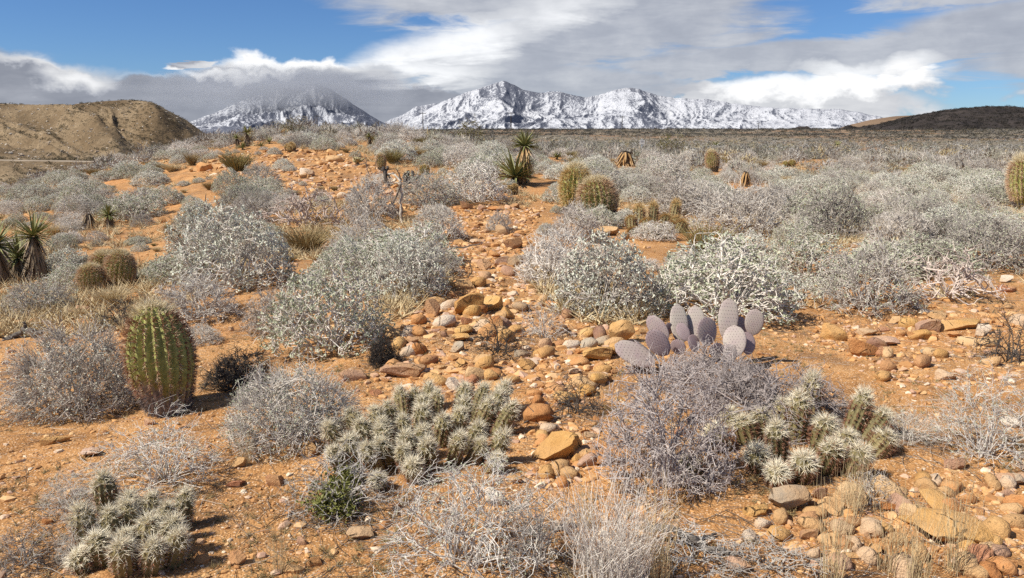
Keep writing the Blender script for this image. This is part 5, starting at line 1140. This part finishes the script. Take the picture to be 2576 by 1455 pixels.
P_ = np.stack([gx_, gy_, H(gx_, gy_) + sz * 0.12], 1)
q = np.array(small_left); Ps = np.stack([cand[q, 0], cand[q, 1], zc_[q] - cand[q, 2] * 0.02], 1) if len(q) else np.zeros((0, 3))
SPB = []
for i in range(6): V, F = rock_geo(1200 + i, 2, 10, 0.25); SPB.append((V * [1, .8, .6], F))
if len(q): scatter('gravel', SPB, Ps, cand[q, 2][:, None] * 0.42 * grng.uniform(0.8, 1.2, (len(q), 3)), grng.uniform(0, 6.28, len(q)), None, [M_pebble], False, grng.normal(size=len(q)) * 0.35)
scatter('gravel', PEB, P_, sz[:, None] * grng.uniform(0.75, 1.25, (len(sz), 3)), grng.uniform(0, 6.28, len(sz)), None, [M_pebble], False, grng.normal(size=len(sz)) * 0.3)
# fallen twigs
M_litter = vary_mat('twig_litter', [(0.0, (0.06, 0.045, 0.035)), (0.5, (0.16, 0.13, 0.105)), (1.0, (0.38, 0.34, 0.29))], 20, 0.9, 'ISLAND', amount=0.9)
STK = []
for i in range(6):
    t_ = np.linspace(-1, 1, 4); Pq = np.stack([t_, 0.12 * np.sin(t_ * 2 + i), 0.03 * np.cos(t_ * 3 + i)], 1)[None]; V, F = tubes(Pq, np.full((1, 4), 0.022), 3, grng); STK.append((V, F))
n = 15000; base = grng.integers(0, len(SHR), n); oc = np.array(OCC[:len(SHR)]); a = grng.uniform(0, 6.28, n); rad = oc[base, 2] * (0.7 + 1.5 * grng.uniform(0, 1, n) ** 1.6)
lx, ly = oc[base, 0] + np.cos(a) * rad, oc[base, 1] + np.sin(a) * rad; m_ = grng.uniform(0, 1, n) < 0.35; lr = 2.2 * 5 ** grng.uniform(0, 1, n); lt = grng.uniform(R(-35), R(35), n)
lx = np.where(m_, lr * np.sin(lt), lx); ly = np.where(m_, lr * np.cos(lt), ly)
kk_ = (ly > 1.5) & (ly < 14); lx, ly = lx[kk_], ly[kk_]; ls = grng.uniform(0.02, 0.085, len(lx))
scatter('twig_litter', STK, np.stack([lx, ly, H(lx, ly) + 0.004 + ls * 0.06], 1), np.stack([ls, ls * 0.8, ls * 0.8], 1), grng.uniform(0, 6.28, len(lx)), None, [M_litter], False)
# small dry weeds
WEED = []
for i in range(5):
    d = unit(grng.normal(size=(16, 3)) * [0.7, 0.7, 0.3] + [0, 0, 0.55]); V, F = spikes(grng.normal(size=(16, 3)) * [0.12, 0.12, 0], d, grng.uniform(0.6, 1.0, 16), 0.03, grng); WEED.append((V, F))
n = 5200; wr = 2.3 * (13 / 2.3) ** grng.uniform(0, 1, n); wt = grng.uniform(R(-36), R(36), n); wx, wy = wr * np.sin(wt), wr * np.cos(wt); kp = fbm(wx / 1.1, wy / 1.1, 3, 91) > 0.50; wx, wy = wx[kp], wy[kp]; ws = grng.uniform(0.015, 0.06, len(wx))
scatter('dry_weeds', WEED, np.stack([wx, wy, H(wx, wy)], 1), np.stack([ws, ws, ws], 1), grng.uniform(0, 6.28, len(wx)), None, [M_grass_brown], False)

# ------------------------------------------------------------------ the shrub field: individuals out to where they merge
frng = np.random.default_rng(55); pts = []
def field(r0, r1, gap):
    nr = int((r1 - r0) / gap) + 1; out = []
    for i in range(nr):
        r_ = r0 + (i + frng.uniform(-.3, .3)) * gap; m = int(R(80) * r_ / gap); t_ = (np.arange(m) + frng.uniform(-.38, .38, m)) / m * R(80) - R(40); rj = r_ + frng.uniform(-.35, .35, m) * gap
        out.append(np.stack([rj * np.sin(t_), rj * np.cos(t_)], 1))
    return np.concatenate(out)
fp = field(5.5, 52, 0.98); fl = field(6.0, 40, 0.95); fl = fl[fl[:, 0] < -0.16 * fl[:, 1]]; nbig = len(fp); fp = np.concatenate([fp, fl]); small = np.arange(len(fp)) >= nbig; ok = np.ones(len(fp), bool)
for b_ in BARE:
  if b_ is MOUND: ok &= ~(inside(fp[:, 0], fp[:, 1], b_) & (frng.uniform(0, 1, len(fp)) < 0.70))
  else: ok &= ~inside(fp[:, 0], fp[:, 1], b_)
taken = np.array([q_ for q_ in OCC]); d_ = np.hypot(fp[:, None, 0] - taken[None, :, 0], fp[:, None, 1] - taken[None, :, 1]); ok &= (d_ > taken[None, :, 2] * 1.0 + 0.34).all(1)
fp = fp[ok]; small = small[ok]; fz = H(fp[:, 0], fp[:, 1]); u_, v_, k_ = project(fp[:, 0], fp[:, 1], fz); w_ = 0.78 + 0.62 * frng.uniform(0, 1, len(fp)) ** 1.3; w_ = np.where(small, w_ * 0.52, w_)
ok = (u_ > -40) & (u_ < 2615) & seen(fp[:, 0], fp[:, 1], fz + 0.32) & (frng.uniform(0, 1, len(fp)) < np.where(u_ < 620, 0.90, np.where(u_ < 1100, 0.86, 0.93)))
fp, fz, u_, v_, k_, w_ = fp[ok], fz[ok], u_[ok], v_[ok], k_[ok], w_[ok]
PROT = [(1235, 1375, 325, 462), (1398, 1552, 412, 520), (1572, 1738, 505, 610), (1770, 1812, 376, 424), (955, 1060, 395, 560), (878, 935, 376, 420), (1960, 2000, 400, 414), (1603, 1624, 350, 379), (0, 138, 530, 702), (245, 315, 512, 570), (2550, 2575, 398, 520), (1855, 1890, 428, 468), (1550, 1592, 382, 416), (572, 645, 313, 372), (205, 332, 640, 722), (1260, 1300, 455, 487), (1055, 1080, 412, 436), (945, 970, 385, 425), (410, 432, 562, 588), (505, 522, 486, 538), (815, 865, 388, 412), (750, 792, 422, 450), (480, 535, 408, 440), (1160, 1310, 505, 535), (918, 938, 328, 360), (1385, 1415, 376, 400), (670, 685, 340, 362), (905, 950, 440, 480)] + [(u - 12, u + 12, v - hp, v) for u, v, hp, kd, kq in FARY]
tu, tv, tk = project(fp[:, 0], fp[:, 1], fz + 0.42 * w_); hid = np.zeros(len(fp), bool)
for a_, b_, c_, d2_ in PROT:
    kp_ = cast((a_ + b_) / 2, d2_)[3]; hw = 0.45 * w_ / k_ * FPX
    hid |= (u_ + hw > a_) & (u_ - hw < b_) & (tv < d2_ - 0.08 * (d2_ - c_)) & (k_ < kp_ + 0.2)
w_ = np.where(hid, w_ * 0.42, w_); tu, tv, tk = project(fp[:, 0], fp[:, 1], fz + 0.40 * w_); hid = np.zeros(len(fp), bool)
for a_, b_, c_, d2_ in PROT:
    kp_ = cast((a_ + b_) / 2, d2_)[3]; hw = 0.45 * w_ / k_ * FPX
    hid |= (u_ + hw > a_) & (u_ - hw < b_) & (tv < d2_ - 0.08 * (d2_ - c_)) & (k_ < kp_ + 0.2)
fp, fz, u_, v_, k_, w_ = fp[~hid], fz[~hid], u_[~hid], v_[~hid], k_[~hid], w_[~hid]
patch = fbm(fp[:, 0] / 4.5, fp[:, 1] / 4.5, 3, 77) + frng.normal(size=len(fp)) * 0.09
kind = np.where(patch < 0.45, 0, np.where(patch < 0.52, 1, np.where(patch < 0.60, 2, 0)))
kind = np.where(frng.uniform(0, 1, len(fp)) < np.where(u_ < 1000, 0.24, 0.12), 3, kind); w_ = w_ * np.where(u_ < 900, 0.86, 1.0) * frng.uniform(0.75, 1.15, len(fp))
KN = ['brittlebush', 'twiggy_shrub', 'whitish_shrub', 'grass_tussock']; KD = ['silver-leaved brittlebush', 'grey twiggy shrub', 'whitish bare shrub', 'dry grass tussock']
LIM = [270, 280, 270, 200]; cnt = [0, 0, 0, 0]; rest = []
for i in np.argsort(k_):
    kd = int(kind[i])
    if cnt[kd] >= LIM[kd] or k_[i] > 42: rest.append(i); continue
    cnt[kd] += 1; s_ = w_[i] * (0.6 if kd == 3 else 1.0); hgt = s_ * frng.uniform(0.34, 0.54) * (0.88 if u_[i] < 800 else 1.0)
    o = put_shrub(KN[kd], int(frng.integers(0, 4)), fp[i, 0], fp[i, 1], fz[i], s_, hgt, frng.uniform(0, 6.28), None, None, None, 'grass' if kd == 3 else 'shrub')
    later(o, KD[kd], float(u_[i]), float(v_[i] - 0.3 * s_ / k_[i] * FPX), 'field of ' + KD[kd] + ('es' if KD[kd].endswith('sh') else 's'))
print('shrubs', cnt, 'rest', len(rest), 'stones', nst, 'left', len(small_left))

# dry grass between the shrubs
n = 12000; gr = 6.5 * (42 / 6.5) ** grng.uniform(0, 1, n); gt = grng.uniform(R(-37), R(37), n); gx2, gy2 = gr * np.sin(gt), gr * np.cos(gt)
kp = (fbm(gx2 / 2.5, gy2 / 2.5, 3, 191) > np.where(gx2 < -1, 0.44, 0.50))
for b_ in (GULLY, MOUND, NEARBARE): kp &= ~inside(gx2, gy2, b_)
gx2, gy2 = gx2[kp], gy2[kp]; gz2 = H(gx2, gy2); vis = seen(gx2, gy2, gz2 + 0.25); gx2, gy2, gz2 = gx2[vis], gy2[vis], gz2[vis]; gs = grng.uniform(0.10, 0.30, len(gx2))
scatter('dry_grass', WEED, np.stack([gx2, gy2, gz2], 1), np.stack([gs, gs, gs * 1.1], 1), grng.uniform(0, 6.28, len(gx2)), None, [M_straw], False)
print('grass', len(gx2))
# the far field: a mass nobody could count
def far_proto(seed, n, slim):
    rng = np.random.default_rng(seed); c = dome_pts(rng, n, 0.46, 0.50, 0.55, 0.02, 0.2); n = len(c); d = unit(c * [1, 1, 1.2] + rng.normal(size=c.shape) * 0.25); s_ = unit(np.cross(d, rng.normal(size=c.shape)))
    L = rng.uniform(0.10, 0.24, (n, 1)); W = L * slim; V = np.stack([c - d * L * .5 - s_ * W, c - d * L * .5 + s_ * W, c + d * L * .5], 1).reshape(-1, 3)
    return V, np.arange(n * 3).reshape(-1, 3)
M_far = vcol_mat('far_scrub', 0.9, 1.2, 0.0)
PAL = np.array([(0.33, 0.31, 0.275), (0.28, 0.27, 0.215), (0.42, 0.385, 0.33), (0.40, 0.33, 0.19), (0.22, 0.22, 0.165), (0.36, 0.345, 0.315)])
midp = [far_proto(1000 + i, 150, 0.10) for i in range(5)]; farp = [far_proto(1010 + i, 34, 0.30) for i in range(5)]
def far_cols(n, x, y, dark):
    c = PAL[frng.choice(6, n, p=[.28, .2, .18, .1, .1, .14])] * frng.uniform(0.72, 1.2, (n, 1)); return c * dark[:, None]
rest = np.array(rest, int); fp2 = field(40, 120, 1.45); z2_ = H(fp2[:, 0], fp2[:, 1]); u2, v2, k2 = project(fp2[:, 0], fp2[:, 1], z2_)
ok = (u2 > -30) & (u2 < 2605) & seen(fp2[:, 0], fp2[:, 1], z2_ + 0.4) & (np.hypot(fp2[:, 0], fp2[:, 1]) > 51) & (frng.uniform(0, 1, len(fp2)) < 0.85)
X = np.concatenate([fp[rest], fp2[ok]]); Z = np.concatenate([fz[rest], z2_[ok]]); W = np.concatenate([w_[rest], frng.uniform(0.8, 1.7, ok.sum())])
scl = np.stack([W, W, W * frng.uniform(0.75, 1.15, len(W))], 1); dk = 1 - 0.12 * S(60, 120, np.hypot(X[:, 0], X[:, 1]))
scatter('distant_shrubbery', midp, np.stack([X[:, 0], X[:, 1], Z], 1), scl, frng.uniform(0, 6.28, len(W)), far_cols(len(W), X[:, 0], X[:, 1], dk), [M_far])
print('mid', len(W))
out = []
for r0_, r1_, g_ in ((118, 230, 2.4), (230, 480, 4.6)):
    f3 = field(r0_, r1_, g_); f3 = f3[np.abs(np.arctan2(f3[:, 0], f3[:, 1])) < R(35)]; out.append(np.concatenate([f3, np.full((len(f3), 1), g_)], 1))
f3 = np.concatenate(out); z3_ = H(f3[:, 0], f3[:, 1]); ok = seen(f3[:, 0], f3[:, 1], z3_ + 0.8) & (frng.uniform(0, 1, len(f3)) < 0.82); f3, z3_ = f3[ok], z3_[ok]
W = frng.uniform(0.45, 0.95, len(f3)) * f3[:, 2] * 0.92; r3 = np.hypot(f3[:, 0], f3[:, 1]); dk = 0.86 - 0.60 * S(215, 330, r3 + (fbm(f3[:, 0] / 60, f3[:, 1] / 60, 3, 8) - .5) * 120)  # cloud shadow on the far berm is painted into the shrub colours
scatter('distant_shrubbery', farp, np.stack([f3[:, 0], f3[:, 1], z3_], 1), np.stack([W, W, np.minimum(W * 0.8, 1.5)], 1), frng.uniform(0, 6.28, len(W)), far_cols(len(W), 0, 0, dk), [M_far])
print('far', len(W))
# scrub and pale stones on the hills
def on_hill(key, n, seed, a0, a1, r0, r1):
    az, rr, Z = HILLS[key]; rng = np.random.default_rng(seed); a = rng.uniform(a0, a1, n); r_ = rng.uniform(r0, r1, n)
    fi = np.interp(r_, rr, np.arange(len(rr))); fj = np.interp(a, az, np.arange(len(az))); i = np.clip(fi.astype(int), 0, len(rr) - 2); j = np.clip(fj.astype(int), 0, len(az) - 2); di, dj = fi - i, fj - j
    z = (Z[i, j] * (1 - dj) + Z[i, j + 1] * dj) * (1 - di) + (Z[i + 1, j] * (1 - dj) + Z[i + 1, j + 1] * dj) * di
    return np.stack([r_ * np.sin(a), r_ * np.cos(a), z], 1), rng
P_, rng = on_hill('brown', 16000, 3, R(-36), R(-17.5), 132, 300); dn = fbm(P_[:, 0] / 14, P_[:, 1] / 14, 3, 17); P_ = P_[(dn + rng.normal(size=len(P_)) * 0.1 > 0.45) & ~((np.hypot(P_[:, 0], P_[:, 1]) > 183) & (np.hypot(P_[:, 0], P_[:, 1]) < 196))]
W = rng.uniform(0.5, 1.35, len(P_)); HC = np.array([(0.065, 0.058, 0.032), (0.10, 0.085, 0.048), (0.15, 0.125, 0.075), (0.20, 0.165, 0.10)])[rng.integers(0, 4, len(P_))]
scatter('hillside_scrub', farp, P_, np.stack([W, W, W * 0.75], 1), rng.uniform(0, 6.28, len(W)), HC * rng.uniform(0.7, 1.2, (len(W), 1)), [M_far], label=None)
P_, rng = on_hill('brown', 3600, 4, R(-36), R(-17.5), 132, 300); P_ = P_[~((np.hypot(P_[:, 0], P_[:, 1]) > 183) & (np.hypot(P_[:, 0], P_[:, 1]) < 196))]; W = rng.lognormal(0, 0.45, len(P_)) * 0.21
HC = np.array([(0.46, 0.40, 0.32), (0.56, 0.50, 0.42), (0.36, 0.28, 0.20)])[rng.integers(0, 3, len(P_))]
scatter('hillside_rubble', PEB, P_, np.stack([W, W, W], 1), rng.uniform(0, 6.28, len(W)), HC, [M_far])
P_, rng = on_hill('dark', 4200, 6, az_el(2040, 332)[0], az_el(2620, 332)[0], 440, 698); W = rng.uniform(1.2, 3.2, len(P_)); HC = np.array([(0.022, 0.021, 0.018), (0.035, 0.031, 0.026), (0.06, 0.05, 0.04)])[rng.integers(0, 3, len(P_))]  # scrub tinted dark too, carrying the hill's painted cloud shadow
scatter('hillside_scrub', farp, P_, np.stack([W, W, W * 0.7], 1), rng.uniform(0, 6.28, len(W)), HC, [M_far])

# ------------------------------------------------------------------ notice board and utility poles
def bx(x0, x1, y0, y1, z0, z1):
    V = np.array([(x, y, z) for z in (z0, z1) for y in (y0, y1) for x in (x0, x1)], float); F = np.array([(0, 2, 3, 1), (4, 5, 7, 6), (0, 1, 5, 4), (2, 6, 7, 3), (0, 4, 6, 2), (1, 3, 7, 5)]); return V, F
M_sign = vary_mat('sign_paint', [(0.3, (0.62, 0.60, 0.55)), (0.7, (0.74, 0.72, 0.67))], 6, 0.6, amount=0.0); M_post = vary_mat('galvanised_post', [(0.3, (0.45, 0.54, 0.58)), (0.7, (0.60, 0.68, 0.71))], 6, 0.5, amount=0.0); M_ink = vary_mat('faded_print', [(0.3, (0.30, 0.29, 0.28)), (0.7, (0.42, 0.41, 0.39))], 6, 0.8, amount=0.0)
def sign():
    x, y, z, k = cast(1614, 380); s = k / FPX; root = tag(obj('notice_board', None, None, (x, y, z), (0, 0, R(6))), 'white notice board on a pale metal post out on the plain', 'sign')
    obj('post', mesh('post', *(lambda V, F: (V, [F], [M_post]))(*bx(-1.0 * s, 1.0 * s, -0.8 * s, 0.8 * s, -0.2, 29 * s))), root)
    pn = obj('panel', mesh('panel', *(lambda V, F: (V, [F], [M_sign]))(*bx(-6.4 * s, 6.4 * s, -1.4 * s, -0.85 * s, 16 * s, 27 * s))), root)
    for zz, wd in ((24.6, 4.6), (22.8, 4.9), (21.0, 3.2)): obj('print_line', mesh('print_line', *(lambda V, F: (V, [F], [M_ink]))(*bx(-wd * s, wd * s * 0.8, -1.6 * s, -1.42 * s, zz * s, (zz + 0.55) * s))), pn)
sign()
M_pole = vary_mat('creosoted_pole', [(0.2, (0.035, 0.028, 0.022)), (0.8, (0.085, 0.07, 0.055))], 2, 0.9, amount=0.2)
def pole(u, vtop, hpx, label, k):
    dx, dy, dz = [float(q) for q in pix_dir(u, vtop)]; x, y, ztop = dx * k, dy * k, EYE + dz * k; z = float(H(x, y)); h = ztop - z; root = tag(obj('utility_pole', None, None, (x, y, z), (0, 0, R(12))), label, 'utility pole', 'line of utility poles across the plain')
    V, F = tubes(np.array([[[0, 0, -0.5], [0, 0, h * 0.5], [0, 0, h]]]), np.array([[0.23, 0.20, 0.16]]), 8); obj('pole', mesh('pole_shaft', V, [F], [M_pole], smooth=True), root)
    c = obj('crossarm', mesh('crossarm', *(lambda V, F: (V, [F], [M_pole]))(*bx(-1.7, 1.7, -0.26, -0.14, h - 0.75, h - 0.50))), root)
    for q in (-1.5, -0.75, 0.75, 1.5):
        V, F = tubes(np.array([[[q, -0.2, h - 0.5], [q, -0.2, h - 0.36], [q, -0.2, h - 0.22]]]), np.array([[0.05, 0.09, 0.05]]), 6); obj('insulator', mesh('insulator', V, [F], [M_pole]), c)
for u, vt, hp, k, lab in [(797, 290, 36, 430, 'utility pole above the mound, first in the line'), (1063, 283, 38, 410, 'utility pole left of the creosote bush on the skyline'), (1285, 282, 46, 380, 'utility pole directly behind the column yucca'), (1565, 292, 40, 440, 'utility pole with a clear crossarm before the white dome mountain'), (1908, 310, 24, 560, 'smallest and last utility pole before the dark hill')]: pole(u, vt, hp, lab, k)
finish_labels()
